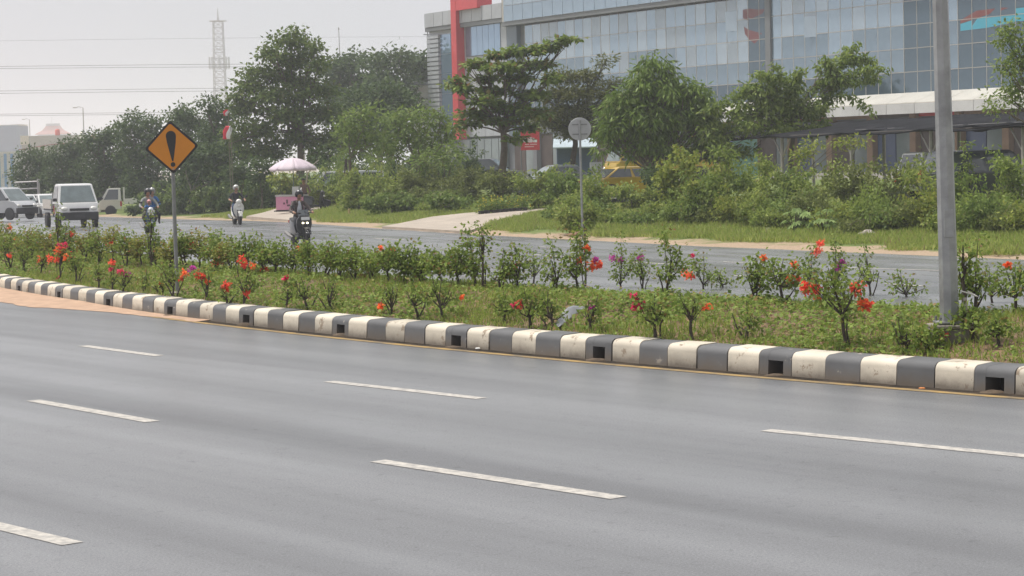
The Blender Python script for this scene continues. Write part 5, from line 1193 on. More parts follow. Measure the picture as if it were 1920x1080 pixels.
# --- warning sign
g0, _, _ = onmound(333, 553); Y = g0.y; k = Y / FPX
ws = thing('warning_sign', 'orange diamond warning sign with a black exclamation mark on a grey pole', 'road sign', g0)
topc = at(322, 276, Y) - g0
b = MB(); b.tube([(0, 0, -.15), tuple(topc * .5 + Vector((.0, 0, 0))), (topc.x, topc.y + .06, topc.z + .1)], .034, 12); b.build('pole', steel_d, ws, smooth=True)
b = MB(); b.lathe([(.16, -.05), (.15, .04), (.12, .05)], seg=12); b.build('footing', mat('footing_concrete', (.34, .31, .27), .9, var=.3, scale=5), ws)
pl = link('sign_panel', None, ws, loc=tuple(topc), rot=(0, R(-2.5), R(8)))
def rdiamond(hw, hh, r, n=5):
    P = []
    for k_, (cx, cz, a0) in enumerate(((hw - r * 1.35, 0, -45), (0, hh - r * 1.35, 45), (-hw + r * 1.35, 0, 135), (0, -hh + r * 1.35, 225))):
        for i in range(n + 1): a = R(a0 + 90 * i / n); P.append((cx + r * math.cos(a), cz + r * math.sin(a)))
    return P
hw = 50.0 * k
b = MB(); b.prism(rdiamond(hw, hw, .05), -.004, .010); pb = b.build('border', black, pl)
b = MB(); b.prism(rdiamond(hw - .052, hw - .052, .04), -.010, -.0045); b.build('face', orange, pl)
b = MB(); P = []
for i in range(13): a = math.pi * i / 12; P.append((.088 * math.cos(a) * -1, .20 + .088 * math.sin(a)))
P = [(-.088, .19)] + P[1:-1] + [(.088, .19), (.075, .08), (.045, -.08), (.012, -.245), (-.012, -.245), (-.045, -.08), (-.075, .08)]
b.prism(P, -.014, -.0105); b.build('exclamation_bar', black, pl)
b = MB(); b.prism([(.042 * math.cos(2 * math.pi * i / 16), -.305 + .042 * math.sin(2 * math.pi * i / 16)) for i in range(16)], -.014, -.0105); b.build('exclamation_dot', black, pl)
for bz in (-.385, ): b = MB(); b.lathe([(.016, 0), (.016, .012), (.006, .016)], (0, -.012, bz), 8, 'y', M=Matrix.Scale(-1, 3, Vector((0, 1, 0)))); b.build('bolt', steel, pl)
# --- round sign seen from the back
g0 = gp(1093, 66); Y = 66; k = Y / FPX; tc_ = at(1087, 242, Y) - g0
rs = thing('round_sign', 'back of a round grey road sign on a slim pole', 'road sign', g0)
b = MB(); b.tube([(0, 0, -.2), tuple(tc_ * .6), (tc_.x, tc_.y - .045, tc_.z + .27)], .036, 10); b.build('pole', steel, rs, smooth=True)
b = MB(); b.lathe([(21 * k, -.006), (21.4 * k, 0), (21 * k, .006)], (tc_.x, tc_.y, tc_.z), 40, 'y'); b.build('disc', mat('sign_back_grey', (.42, .43, .43), .5, .2, var=.15, scale=2), rs)
for dz in (8.5, -9.5): b = MB(); b.box((tc_.x, tc_.y - .02, tc_.z + dz * k), (28 * k, .03, .035)); b.build('bracket', steel_d, rs)
# --- lamp post
g0, _, _ = onmound(1745, 664); Y = g0.y + .36; k = Y / FPX
fo = at(1781, 612, Y); lp = thing('lamp_post', 'tall grey octagonal steel lamp post on a concrete block', 'lamp post', (fo.x, Y, g0.z))
h0 = fo.z - g0.z; up_ = at(1763, 0, Y) - fo; up_ = up_ / up_.z * 8.5
b = MB(); b.tube([(0, 0, h0 - .02), (up_.x, up_.y, up_.z + h0)], [.108, .062], 8); b.build('pole', steel, lp)
b = MB(); b.box((-.02, 0, h0 / 2 - .12), (.40, .38, h0 + .21)); c_ = b.build('plinth', mat('plinth_concrete', (.22, .20, .18), .9, var=.4, scale=3, bump=.4), lp); bevel(c_, .015)
b = MB(); b.box((.04, 0, h0 + .006), (.52, .42, .04)); c_ = b.build('cap_slab', mat('slab_concrete', (.30, .27, .235), .9, var=.3, scale=3, bump=.4), lp); bevel(c_, .012)
b = MB(); b.box((0, 0, h0 + .048), (.32, .32, .02)); b.build('base_plate', steel_d, lp)
for sx in (-1, 1):
    for sy in (-1, 1): b = MB(); b.tube([(sx * .13, sy * .13, h0 + .05), (sx * .13, sy * .13, h0 + .11)], .014, 6); b.build('anchor_bolt', steel_d, lp)
b = MB(); b.tube([(.165, -.06, -.1), (.17, -.06, .3), (.155, -.06, h0 + .32)], .022, 8); b.build('cable_conduit', mat('conduit_grey', (.38, .34, .30), .6), lp)
b = MB(); b.tube([(.10, -.1, h0 + .40), (.2, -.14, h0 + .37), (.26, -.12, h0 + .34), (.30, -.05, h0 + .33), (.27, .0, h0 + .35), (.2, .0, h0 + .39)], .007, 6); b.build('cable_loop', mat('white_cable', (.6, .58, .54), .5), lp)
b = MB(); b.box((-.02, -.1, h0 + 1.15), (.10, .03, .30)); b.build('hatch', steel, lp)
b = MB(); b.tube([(up_.x, up_.y, up_.z + h0 - .05), (up_.x - .5, up_.y - .6, up_.z + h0 + .3), (up_.x - 1.2, up_.y - 1.5, up_.z + h0 + .4)], .04, 8); arm = b.build('arm', steel, lp)
b = MB(); b.box((up_.x - 1.3, up_.y - 1.65, up_.z + h0 + .38), (.25, .6, .1), Matrix.Rotation(-.7, 3, 'Z')); b.build('lamp_head', steel_d, arm)
# --- grey plastic sheet lying on the bank
g0, s_, o_ = onmound(1062, 612); sh = MB(); n_ = 7
A_, B_, C_ = [Vector(onmound(*q)[0]) for q in ((1040, 617), (1100, 584), (1072, 612))]
for i in range(n_ + 1):
    for j in range(n_ + 1):
        u_, v_ = i / n_, j / n_; p = A_.lerp(B_, u_) + Vector((.05, -.30, 0)) * v_ * (1 - u_ * .85) + Vector((0, .0, .05 + .09 * math.sin(math.pi * u_) * (1 - v_) + .02 * mn.noise(Vector((u_ * 4, v_ * 4, 0)))))
        s2, o2 = so_of(p); p.z = max(p.z - .0, mound_z(s2, o2) + .05 + .12 * (1 - v_) * math.sin(math.pi * min(1, u_ * 1.1))); sh.v.append(tuple(p - g0))
for i in range(n_):
    for j in range(n_): a = i * (n_ + 1) + j; sh.f.append((a, a + 1, a + n_ + 2, a + n_ + 1)); sh.mi.append(0)
o = sh.build('plastic_sheet', mat('grey_plastic_sheet', (.30, .31, .32), .35, var=.15, scale=5), smooth=True, label='piece of grey plastic sheet lying on the median bank', cat='sheet'); o.location = g0; o.modifiers.new('t', 'SOLIDIFY').thickness = .008
# --- small litter
def crumple(name, px, py, sz, m, label, cat, fn=ong, seed=1, flat=.6):
    g = fn(px, py); g = g[0] if isinstance(g, tuple) else g; b = MB(); b.ell((0, 0, sz * flat * .8), (sz, sz * .8, sz * flat), 10, 7)
    b.v = [tuple(Vector(v) * (1 + .28 * mn.noise(Vector(v) * (3.2 / sz) * .6 + Vector((seed * 3.3, 0, 0))))) for v in b.v]
    return b.build(name, m, label=label, cat=cat, loc=g)
wbag = mat('white_plastic_bag', (.70, .70, .68), .45, var=.15, scale=6); stone = mat('pale_stone', (.40, .36, .31), .9, var=.3, scale=4, bump=.5)
for i, (px, py, sz, m, lab) in enumerate([(664, 371, .34, mat('cream_sack', (.62, .55, .40), .7, var=.2, scale=5), 'cream rubbish sack leftmost of the roadside heap'), (674, 371, .30, wbag, 'white rubbish bag beside the cream sack'), (683, 369, .40, wbag, 'biggest white rubbish bag in the middle of the heap'), (692, 370, .32, mat('mint_bag', (.48, .62, .56), .45, var=.2), 'pale mint rubbish bag right of the big white one'), (708, 370, .30, wbag, 'white rubbish bag lying apart right of the heap')]):
    crumple('rubbish_bag', px, py, sz, m, lab, 'rubbish bag', seed=i + 1, flat=.8)['group'] = 'rubbish heap on the verge'
crumple('stone', 1625, 445, .24, stone, 'pale flat stone lying on the grass verge', 'stone', flat=.45)
crumple('stone', 1441, 436, .13, stone, 'small pale stone left of the castor plants', 'stone', seed=5, flat=.6)
crumple('paper_scrap', 897, 655, .05, wbag, 'white paper scrap on the road at the kerb foot', 'litter', onz, 3, .3)
crumple('dry_leaf', 1729, 729.5, .035, mat('orange_leaf', (.60, .22, .06), .7), 'fallen orange leaf on the yellow kerb line', 'leaf', onz, 4, .3)
crumple('soil_heap', 1085, 444, .40, mat('brown_soil_heap', (.25, .15, .09), .95, var=.3, scale=4), 'small brown soil heap below the round sign', 'soil', seed=7, flat=.22)
crumple('rubbish_bag', 1160, 385, .38, mat('black_bag', (.02, .02, .022), .35), 'black rubbish bag under the yellow saloon', 'rubbish bag', seed=9, flat=.7)
# --- utility cabinet
g0 = gp(1119, 84); ub = thing('utility_cabinet', 'grey steel utility cabinet in the bushes left of the yellow saloon', 'cabinet', g0)
zt_ = at(1119, 304, 84).z - g0.z; m_ = mat('cabinet_grey', (.36, .37, .37), .5, var=.15, scale=2)
b = MB(); b.box((0, 0, zt_ / 2 - .08), (.34, .35, zt_ - .1)); b.build('column', m_, ub)
b = MB(); b.box((0, 0, zt_ - .14), (.46, .42, .28)); b.build('hood', m_, ub)
b = MB(); b.box((0, -.18, zt_ * .45), (.26, .02, zt_ * .5)); b.build('door', m_, ub)

# ================================================================== VEHICLES
glassv = mat('vehicle_glass', (.045, .055, .06), .06, .0, spec=1.0); glass_l = mat('windscreen_glass', (.16, .20, .20), .06, .1, spec=1.0, var=.3, scale=2)
chrome = mat('chrome', (.6, .6, .6), .2, .9); lampw = mat('headlamp_lens', (.66, .65, .60), .12, .2, spec=1.0); lampr = mat('tail_lamp', (.45, .02, .02), .2, spec=.8); rim_m = mat('rim_grey', (.30, .30, .30), .4, .5); plast = mat('black_plastic', (.03, .03, .032), .6); plate = mat('number_plate', (.04, .04, .042), .5); plate_w = mat('white_number_plate', (.7, .7, .68), .5)
def wheel(parent, x, y, r, w=.17, m=rim_m):
    wh = link('wheel', None, parent, loc=(x, y, r)); b = MB(); b.lathe([(r * .66, -w / 2), (r * .93, -w / 2), (r, -w * .32), (r, w * .32), (r * .93, w / 2), (r * .66, w / 2)], seg=22, axis='y'); b.build('tyre', rubber, wh, smooth=50)
    b = MB(); b.lathe([(r * .67, -w * .36), (r * .6, -w * .30), (r * .22, -w * .22), (r * .2, -w * .30), (.01, -w * .30), (.01, w * .30), (r * .2, w * .30), (r * .22, w * .22), (r * .6, w * .30), (r * .67, w * .36)], seg=22, axis='y'); b.build('rim', m, wh, smooth=50); return wh
def vehicle(name, label, cat, loc, heading, paintm, L, W, low, cabin, wh, wx, group=None, glassm=glassv, tumble=.13, side=(), lamps=None, tail=None, bump=None, roofm=None, plate_m=plate, pickup=None, screen=glass_l, extra=None):
    """low: side outline (x forward, z) of the lower body; cabin: outline (x,z) rear-bottom, rear-top, front-top, front-bottom"""
    t = thing(name, label, cat, loc, math.atan2(heading.y, heading.x), group); hw = W / 2
    zmax = max(z for x, z in low); zmin = min(z for x, z in low)
    b = MB(); n_ = len(low); xm = (max(x for x, z in low) + min(x for x, z in low)) / 2
    def pl_(x, s, z): e = abs(x - xm) / (L / 2); return (x, s * hw * (1 - .10 * max(0, e - .62) / .38) * (1 - .05 * (1 - min(1, (z - zmin) / .25))), z)
    secs = [[pl_(x, s, z) for x, z in low] for s in (-1, -.94, .94, 1)]
    for sec, ins in ((0, .035), (3, .035)):
        cx = xm; cz = (zmax + zmin) / 2
        secs[sec] = [(cx + (x - cx) * (1 - ins * .35), y, cz + (z - cz) * (1 - ins)) for x, y, z in secs[sec]]
    b.loft(secs); b.build('body', paintm, t, smooth=35)
    if cabin:
        (xr, zr), (xrt, zrt), (xft, zft), (xf, zf_) = cabin; hb = hw * .97; ht = hb - tumble
        def y_at(z): return hb + (ht - hb) * (z - zr) / max(.01, zrt - zr)
        b = MB(); secs = []
        pts = [(xr, zr - .03), (xrt, zrt - .05), (xrt + .10, zrt), (xft - .12, zft), (xft, zft - .05), (xf, zf_ - .03)]
        for s in (-1, -.9, .9, 1): secs.append([(x, s * (y_at(z)), z - (.02 if abs(s) == 1 and z > zr + .3 else 0)) for x, z in pts])
        b.loft(secs); b.build('cabin', roofm or paintm, t, smooth=35)
        def quad(P, m, nm, par=t):
            c = sum((Vector(p) for p in P), Vector()) / len(P); n3 = (Vector(P[1]) - Vector(P[0])).cross(Vector(P[2]) - Vector(P[0])).normalized()
            if n3.dot(c - Vector(((xr + xf) / 2, 0, (zr + zrt) / 2))) < 0: n3 = -n3
            b = MB(); n_ = len(P); vs = [tuple(Vector(p) + n3 * .012) for p in P] + [tuple(Vector(p) - n3 * .02) for p in P]
            b.add(vs, [tuple(range(n_)), tuple(reversed(range(n_, 2 * n_)))] + [(q, n_ + q, n_ + (q + 1) % n_, (q + 1) % n_) for q in range(n_)]); return b.build(nm, m, par)
        zl, zh = zr + .05, zrt - .10
        def xfr(z): return xf + (xft - xf) * (z - zf_) / (zft - .05 - zf_)
        def xre(z): return xr + (xrt - xr) * (z - zr) / (zrt - .05 - zr)
        quad([(xfr(zl), -y_at(zl) + .07, zl), (xfr(zl), y_at(zl) - .07, zl), (xfr(zh), y_at(zh) - .09, zh), (xfr(zh), -y_at(zh) + .09, zh)], screen, 'windscreen')
        quad([(xre(zl), -y_at(zl) + .08, zl), (xre(zl), y_at(zl) - .08, zl), (xre(zh), y_at(zh) - .10, zh), (xre(zh), -y_at(zh) + .10, zh)], glassm, 'rear_window')
        for s in (-1, 1):
            for (f0, f1) in (side or ((.06, .47), (.53, .94))):
                P = []
                for f, z in ((f0, zl), (f1, zl), (f1, zh), (f0, zh)): x = xre(z) + (xfr(z) - xre(z)) * f; P.append((x, s * y_at(z), z))
                quad(P, glassm, 'side_window')
            b = MB(); xm_ = xfr(zl) - .12; b.box((xm_, s * (y_at(zl) + .12), zl + .10), (.09, .16, .13)); b.build('mirror', plast, t)
    for x in wx:
        for s in (-1, 1): wheel(t, x, s * (hw - .07), wh)
        for s in (-1, 1): b = MB(); b.lathe([(wh * 1.18, s * (hw - .15)), (wh * 1.18, s * (hw + .006))], (x, 0, wh), 20, 'y'); b.build('wheel_arch', plast, t)
    xf_ = max(x for x, z in low); xr_ = min(x for x, z in low)
    lz, ly, lw, lh = lamps or (.72, hw - .28, .34, .20)
    for s in (-1, 1):
        b = MB(); b.ell((xf_ - .05 - (.06), s * ly, lz), (.13, lw / 2, lh / 2), 10, 6); b.build('headlight', lampw, t, smooth=True)
        b = MB(); b.box((xr_ + .03, s * (hw - .17), (tail or .8)), (.10, .22, .34)); b.build('tail_light', lampr, t)
    bz, bh = bump or (.38, .26)
    b = MB(); b.box((xf_ - .05, 0, bz), (.18, W * .94, bh)); f_ = b.build('front_bumper', plast if bump else paintm, t); bevel(f_, .04)
    b = MB(); b.box((xf_ - .005, 0, lz - .02), (.06, W * .48, .10)); b.build('grille', plast, t)
    b = MB(); b.box((xf_ + .045, 0, bz), (.02, .42, .13)); b.build('number_plate', plate_m, t)
    if extra: extra(t)
    return t
def paintmat(n, c, r=.28, met=.0): return mat(n, c, r, met, var=.10, scale=1.2, coat=.5)
white = paintmat('car_white', (.66, .66, .65)); silver = paintmat('car_silver', (.52, .53, .54), .35, .35); darkp = paintmat('car_dark', (.03, .035, .045)); grey = paintmat('car_grey', (.16, .17, .19), .3, .3); yellowp = paintmat('car_yellow', (.52, .33, .02)); offw = paintmat('truck_offwhite', (.58, .58, .53), .5)
HD = Vector((.36, -.93, 0)).normalized()
def rd(px, py): p = onz(px, py, 0); p.z = dip(p.x, p.y); p = onz(px, py, p.z); return p
# white pickup: cab-over front and flat tray
def tray(t):
    m = paintmat('tray_grey', (.40, .40, .39), .5)
    b = MB(); b.box((-1.12, 0, .78), (2.25, 1.62, .10)); b.build('tray_floor', plast, t)
    for s in (-1, 1): b = MB(); b.box((-1.12, s * .82, 1.0), (2.25, .05, .40)); b.build('tray_side', m, t)
    b = MB(); b.box((-2.24, 0, 1.0), (.05, 1.6, .40)); b.build('tailgate', m, t)
    b = MB(); b.box((.03, 0, 1.15), (.05, 1.6, .70)); b.build('headboard', m, t)
    b = MB(); b.box((-1.1, 0, .55), (2.2, .8, .2)); b.build('chassis', plast, t)
p = rd(148, 427)
vehicle('pickup_truck', 'white cab over pickup truck driving on the far road', 'pickup', p - HD * 1.75, HD, white, 1.85, 1.66, [(.10, .42), (.10, 1.08), (1.45, 1.10), (1.74, 1.04), (1.88, .80), (1.92, .45), (1.7, .36)], ((.10, 1.05), (.14, 1.87), (1.18, 1.86), (1.62, 1.08)), .29, (-1.55, 1.15), side=((.12, .86),), lamps=(.80, .60, .34, .22), tail=.75, bump=(.50, .34), screen=glass_l, extra=tray).scale = (1.07, 1.07, 1.04)
# silver van entering at the left edge
p = rd(20, 411); hd2 = Vector((.80, -.60, 0)).normalized()
vehicle('minivan', 'silver van with a sloping windscreen half cut by the left edge', 'van', p - hd2 * 1.35 + Vector((hd2.y, -hd2.x, 0)) * -.75, hd2, silver, 4.1, 1.66, [(-2.1, .42), (-2.12, 1.05), (1.15, 1.10), (1.75, 1.02), (1.98, .80), (2.02, .48), (1.8, .36), (-1.9, .36)], ((-2.05, 1.02), (-1.95, 1.86), (.55, 1.85), (1.42, 1.06)), .31, (-1.35, 1.30), lamps=(.78, .60, .30, .20), bump=(.48, .36))
for px, py, lab in ((52, 399, 'white car right behind the silver van'), (98, 398.5, 'white car half hidden behind the white pickup')):
    p = rd(px, py); p = gp(px, 146); p.z = dip(p.x, 146)
    vehicle('car', lab, 'car', p - HD * 1.9, Vector((.42, -.9, 0)).normalized(), white, 4.0, 1.7, [(-2.0, .40), (-2.05, .92), (.9, 1.0), (1.75, .90), (1.98, .66), (2.0, .40), (1.8, .28), (-1.9, .28)], ((-1.9, .92), (-1.45, 1.58), (.30, 1.58), (1.15, .98)), .30, (-1.25, 1.3), group='white cars queueing on the far road', lamps=(.74, .62, .34, .18), screen=glass_l)
# parked truck cab facing left
p = gp(226, 150); p.z = dip(p.x, 150)
def bed(t):
    b = MB(); b.box((-1.15, 0, .95), (1.7, 1.7, .35)); b.build('flat_bed', offw, t)
    for s in (-1, 1): b = MB(); b.tube([(-.28, s * .75, .9), (-.28, s * .75, 1.95)], .04, 6); b.build('rack_post', offw, t)
vehicle('small_truck', 'off white small truck facing left at the roadside behind the grass', 'truck', p, Vector((-.99, -.15, 0)).normalized(), offw, 1.7, 1.65, [(-.10, .45), (-.10, 1.08), (1.2, 1.08), (1.42, .95), (1.5, .5), (1.3, .4)], ((-.1, 1.05), (-.05, 1.9), (.85, 1.88), (1.32, 1.08)), .32, (-1.6, .65), side=((.15, .85),), lamps=(.8, .62, .24, .2), extra=bed)
# parked cars in front of the showroom
FDh = FD
def parked(px, Y, heading, *a, **kw):
    p = gp(px, Y); return vehicle(a[0], a[1], a[2], p, heading, *a[3:], **kw)
SUV = ([(-2.15, .45), (-2.2, 1.05), (.85, 1.12), (1.95, 1.02), (2.2, .75), (2.2, .45), (2.0, .32), (-2.0, .32)], ((-2.1, 1.05), (-1.9, 1.80), (.45, 1.80), (1.15, 1.10)))
SED = ([(-2.2, .42), (-2.25, .86), (-1.55, .98), (.95, 1.0), (1.95, .86), (2.2, .62), (2.2, .38), (2.0, .26), (-2.0, .26)], ((-1.75, .95), (-1.0, 1.46), (.25, 1.46), (1.15, .98)))
parked(915, 128, Vector((.93, -.2, 0)).normalized(), 'suv', 'dark parked car left of the layered tree trunk', 'car', darkp, 4.3, 1.8, *SUV, .34, (-1.35, 1.4), group='cars parked before the showroom', tail=1.15)
parked(862, 132, Vector((.2, .95, 0)).normalized(), 'hatchback', 'silver parked car behind the young pale tree', 'car', silver, 3.9, 1.7, [(x * .9, z) for x, z in SUV[0]], tuple((x * .9, z - .12) for x, z in SUV[1]), .31, (-1.2, 1.25), group='cars parked before the showroom')
parked(1040, 106, Vector((-.95, -.3, 0)).normalized(), 'saloon_car', 'grey parked saloon with a bright curved roof behind the bushes', 'car', grey, 4.4, 1.75, SED[0], tuple((x, z + .12 * (z > 1.2)) for x, z in SED[1]), .32, (-1.35, 1.4), group='cars parked before the showroom')
parked(1185, 97, Vector((.78, .30, 0)).normalized(), 'saloon_car', 'yellow parked saloon with dark windows behind the bushes', 'car', yellowp, 4.4, 1.75, *SED, .32, (-1.35, 1.4), group='cars parked before the showroom', tail=.75)
# yellow bus
p = gp(1200, 120); hdb = Vector((-.93, -.37, 0)).normalized()
def busx(t):
    b = MB(); b.box((-.2, 0, .72), (6.2, 2.06, .12)); b.build('side_stripe', mat('bus_dark_stripe', (.10, .05, .02), .5), t)
vehicle('bus', 'yellow parked minibus with tinted windows behind the mango tree', 'bus', p + Vector((1.2, .5, 0)), hdb, yellowp, 6.4, 2.0, [(-3.2, .4), (-3.2, 1.25), (2.7, 1.25), (3.1, 1.15), (3.2, .6), (3.1, .4)], ((-3.15, 1.22), (-3.05, 2.62), (2.45, 2.62), (2.95, 1.24)), .4, (-2.0, 2.0), side=((.03, .22), (.24, .44), (.46, .66), (.68, .80), (.84, .97)), lamps=(.85, .75, .35, .22), tail=1.0, extra=busx)
# vehicles under the carport
parked(1800, 77, Vector((.9, .3, 0)).normalized(), 'car', 'white roofed car under the carport behind the lamp post', 'car', white, 4.2, 1.75, SUV[0], tuple((x, z - .1) for x, z in SUV[1]), .33, (-1.35, 1.4), group='vehicles under the carport')
parked(1856, 72, Vector((.90, .25, 0)).normalized(), 'suv', 'black pickup with a red tail lamp under the carport right of the lamp post', 'pickup', darkp, 4.6, 1.85, *SUV, .36, (-1.45, 1.45), group='vehicles under the carport', tail=1.0)
# white van and stall roof behind the vendor
parked(622, 117, Vector((-.9, -.25, 0)).normalized(), 'minivan', 'white van partly hidden behind the pink parasol', 'van', white, 4.1, 1.7, [(-2.05, .42), (-2.1, 1.05), (1.0, 1.1), (1.75, 1.0), (2.0, .75), (2.0, .4), (-1.9, .35)], ((-2.0, 1.02), (-1.9, 1.85), (.5, 1.85), (1.3, 1.06)), .3, (-1.3, 1.3), group='vehicles behind the vendor cart')
parked(650, 113, Vector((-.9, -.25, 0)).normalized(), 'car', 'pale grey car behind the thin tree props', 'car', silver, 4.0, 1.7, *SUV, .31, (-1.3, 1.35), group='vehicles behind the vendor cart')

# ================================================================== MOTORCYCLES AND RIDERS
skin = mat('skin_brown', (.34, .185, .115), .55, var=.1, scale=6); hairm = mat('black_hair', (.012, .011, .010), .5); eye_m = mat('eye_dark', (.03, .025, .02), .3); lip = mat('lip', (.24, .10, .08), .5)
def skinned(name, joints, edges, root, mats, emat, parent, sub=2):
    """one continuous body grown over a skeleton; emat: material slot of each edge"""
    names = list(joints); idx = {n_: i for i, n_ in enumerate(names)}
    me = bpy.data.meshes.new(name); me.from_pydata([joints[n_][0] for n_ in names], [(idx[a], idx[c]) for a, c in edges], [])
    o = bpy.data.objects.new(name, me); COL.objects.link(o)
    o.modifiers.new('skin', 'SKIN'); md = o.modifiers.new('sub', 'SUBSURF'); md.levels = md.render_levels = sub
    if not me.skin_vertices: 
        return o
    for i, n_ in enumerate(names):
        r_ = joints[n_][1]; r_ = r_ if isinstance(r_, tuple) else (r_, r_); me.skin_vertices[0].data[i].radius = r_; me.skin_vertices[0].data[i].use_root = (n_ == root)
    dg = bpy.context.evaluated_depsgraph_get(); dg.update(); nm = bpy.data.meshes.new_from_object(o.evaluated_get(dg)); nm.name = name
    bpy.data.objects.remove(o)
    for m in mats: nm.materials.append(m)
    ev = [(Vector(joints[a][0]), Vector(joints[c][0])) for a, c in edges]
    for p in nm.polygons:
        c = p.center; best = 1e9; bi = 0
        for k_, (a, e) in enumerate(ev):
            d = e - a; t_ = max(0, min(1, (c - a).dot(d) / max(1e-9, d.length_squared))); dd = (c - a - d * t_).length
            if dd < best: best = dd; bi = k_
        p.material_index = emat[bi]; p.use_smooth = True
    return link(name, nm, parent)
def person(label, loc, rz, top_m, leg_m, hip, hands, feet, helmet=None, sc=1.0, lean=.12, hair=True, shoe=None, short=False, group=None, visor=False, look=0.0, shirt_front=None, knee_out=.22):
    """local x = facing; hip height; hands/feet: local targets of the right one (y>0), mirrored"""
    t = thing('person', label, 'person', loc, rz, group); s = sc
    sh = Vector((hip.x + lean * 1.2 * s, 0, hip.z + .50 * s)); nk = sh + Vector((.02, 0, .07)) * s; hd = nk + Vector((.035, 0, .13)) * s
    J = {'pelvis': (hip, (.15 * s, .12 * s)), 'waist': (hip.lerp(sh, .35), (.135 * s, .105 * s)), 'chest': (hip.lerp(sh, .75), (.155 * s, .115 * s)), 'sho': (sh, (.11 * s, .085 * s)), 'neck': (nk, .052 * s), 'jaw': (hd + Vector((.02, 0, -.045)) * s, .070 * s), 'head': (hd + Vector((0, 0, .04)) * s, .092 * s), 'crown': (hd + Vector((-.005, 0, .10)) * s, .065 * s)}
    E = [('pelvis', 'waist'), ('waist', 'chest'), ('chest', 'sho'), ('sho', 'neck'), ('neck', 'jaw'), ('jaw', 'head'), ('head', 'crown')]; em = [0, 0, 0, 2, 2, 2, 2]
    for q, sy in (('R', 1), ('L', -1)):
        S_ = sh + Vector((-.01, sy * .175, -.03)) * s; hnd = Vector((hands.x, sy * hands.y, hands.z)); el = S_.lerp(hnd, .5) + Vector((-.06, sy * .10, -.10)) * s
        J['s' + q] = (S_, .066 * s); J['e' + q] = (el, .047 * s); J['w' + q] = (el.lerp(hnd, .88), .031 * s); J['h' + q] = (hnd, (.036 * s, .022 * s))
        E += [('sho', 's' + q), ('s' + q, 'e' + q), ('e' + q, 'w' + q), ('w' + q, 'h' + q)]; em += [0, 0, 2 if short else 0, 2]
        d = (hnd - el).normalized()
        for f_, (oy, ln) in enumerate(((.030, .062), (.010, .072), (-.010, .068), (-.030, .052))):
            a = hnd + Vector((0, oy, 0)) * s + d * .035 * s; m_ = a + (d * ln * .55 + Vector((0, 0, -.012))) * s; e_ = m_ + (d * .012 + Vector((0, 0, -.035))) * s
            J[f'f{q}{f_}a'] = (a, .010 * s); J[f'f{q}{f_}b'] = (m_, .009 * s); J[f'f{q}{f_}c'] = (e_, .008 * s)
            E += [('h' + q, f'f{q}{f_}a'), (f'f{q}{f_}a', f'f{q}{f_}b'), (f'f{q}{f_}b', f'f{q}{f_}c')]; em += [2, 2, 2]
        a = hnd + Vector((.0, -sy * .04, -.008)) * s; J['t' + q] = (a, .011 * s); J['t2' + q] = (a + (d * .035 + Vector((0, -sy * .008, -.02))) * s, .009 * s); E += [('h' + q, 't' + q), ('t' + q, 't2' + q)]; em += [2, 2]
        H_ = hip + Vector((.02, sy * .095, -.03)) * s; ft = Vector((feet.x, sy * feet.y, feet.z)); kn = Vector((max(H_.x, ft.x) + .16 * s if ft.x > hip.x - .1 else H_.x + .03, sy * (abs(ft.y) * .5 + knee_out * .5), (H_.z + ft.z) / 2 + .10 * s))
        J['k' + q] = (kn, .062 * s); J['p' + q] = (H_, .088 * s); J['a' + q] = (ft + Vector((-.05, 0, .07)) * s, .040 * s); J['o' + q] = (ft + Vector((.02, 0, .035)) * s, .042 * s); J['y' + q] = (ft + Vector((.14, 0, .025)) * s, .032 * s)
        E += [('pelvis', 'p' + q), ('p' + q, 'k' + q), ('k' + q, 'a' + q), ('a' + q, 'o' + q), ('o' + q, 'y' + q)]; em += [1, 1, 1, 3, 3]
    bd = skinned('body', J, E, 'pelvis', [top_m, leg_m, skin, shoe or plast], em, t)
    hc = hd
    fc = hc + Vector((.088, 0, .0)) * s
    b = MB(); b.ell(tuple(fc + Vector((.012, 0, -.005)) * s), (.020 * s, .015 * s, .028 * s), 8, 6); b.build('nose', skin, t, smooth=True)
    for sy in (-1, 1):
        b = MB(); b.ell(tuple(fc + Vector((-.004, sy * .033, .028)) * s), (.010 * s, .015 * s, .009 * s), 8, 6); b.build('eye', eye_m, t)
        b = MB(); b.ell(tuple(hc + Vector((.0, sy * .088, .005)) * s), (.022 * s, .012 * s, .032 * s), 8, 6); b.build('ear', skin, t)
    b = MB(); b.ell(tuple(fc + Vector((-.012, 0, -.055)) * s), (.012 * s, .028 * s, .008 * s), 8, 6); b.build('mouth', lip, t)
    if shirt_front:
        b = MB(); c_ = hip.lerp(sh, .62); b.ell(tuple(c_ + Vector((.075, 0, .0)) * s), (.055 * s, .075 * s, .24 * s), 12, 10, M=Matrix.Rotation(lean * .9, 3, 'Y')); b.build('shirt_front', shirt_front, t, smooth=True)
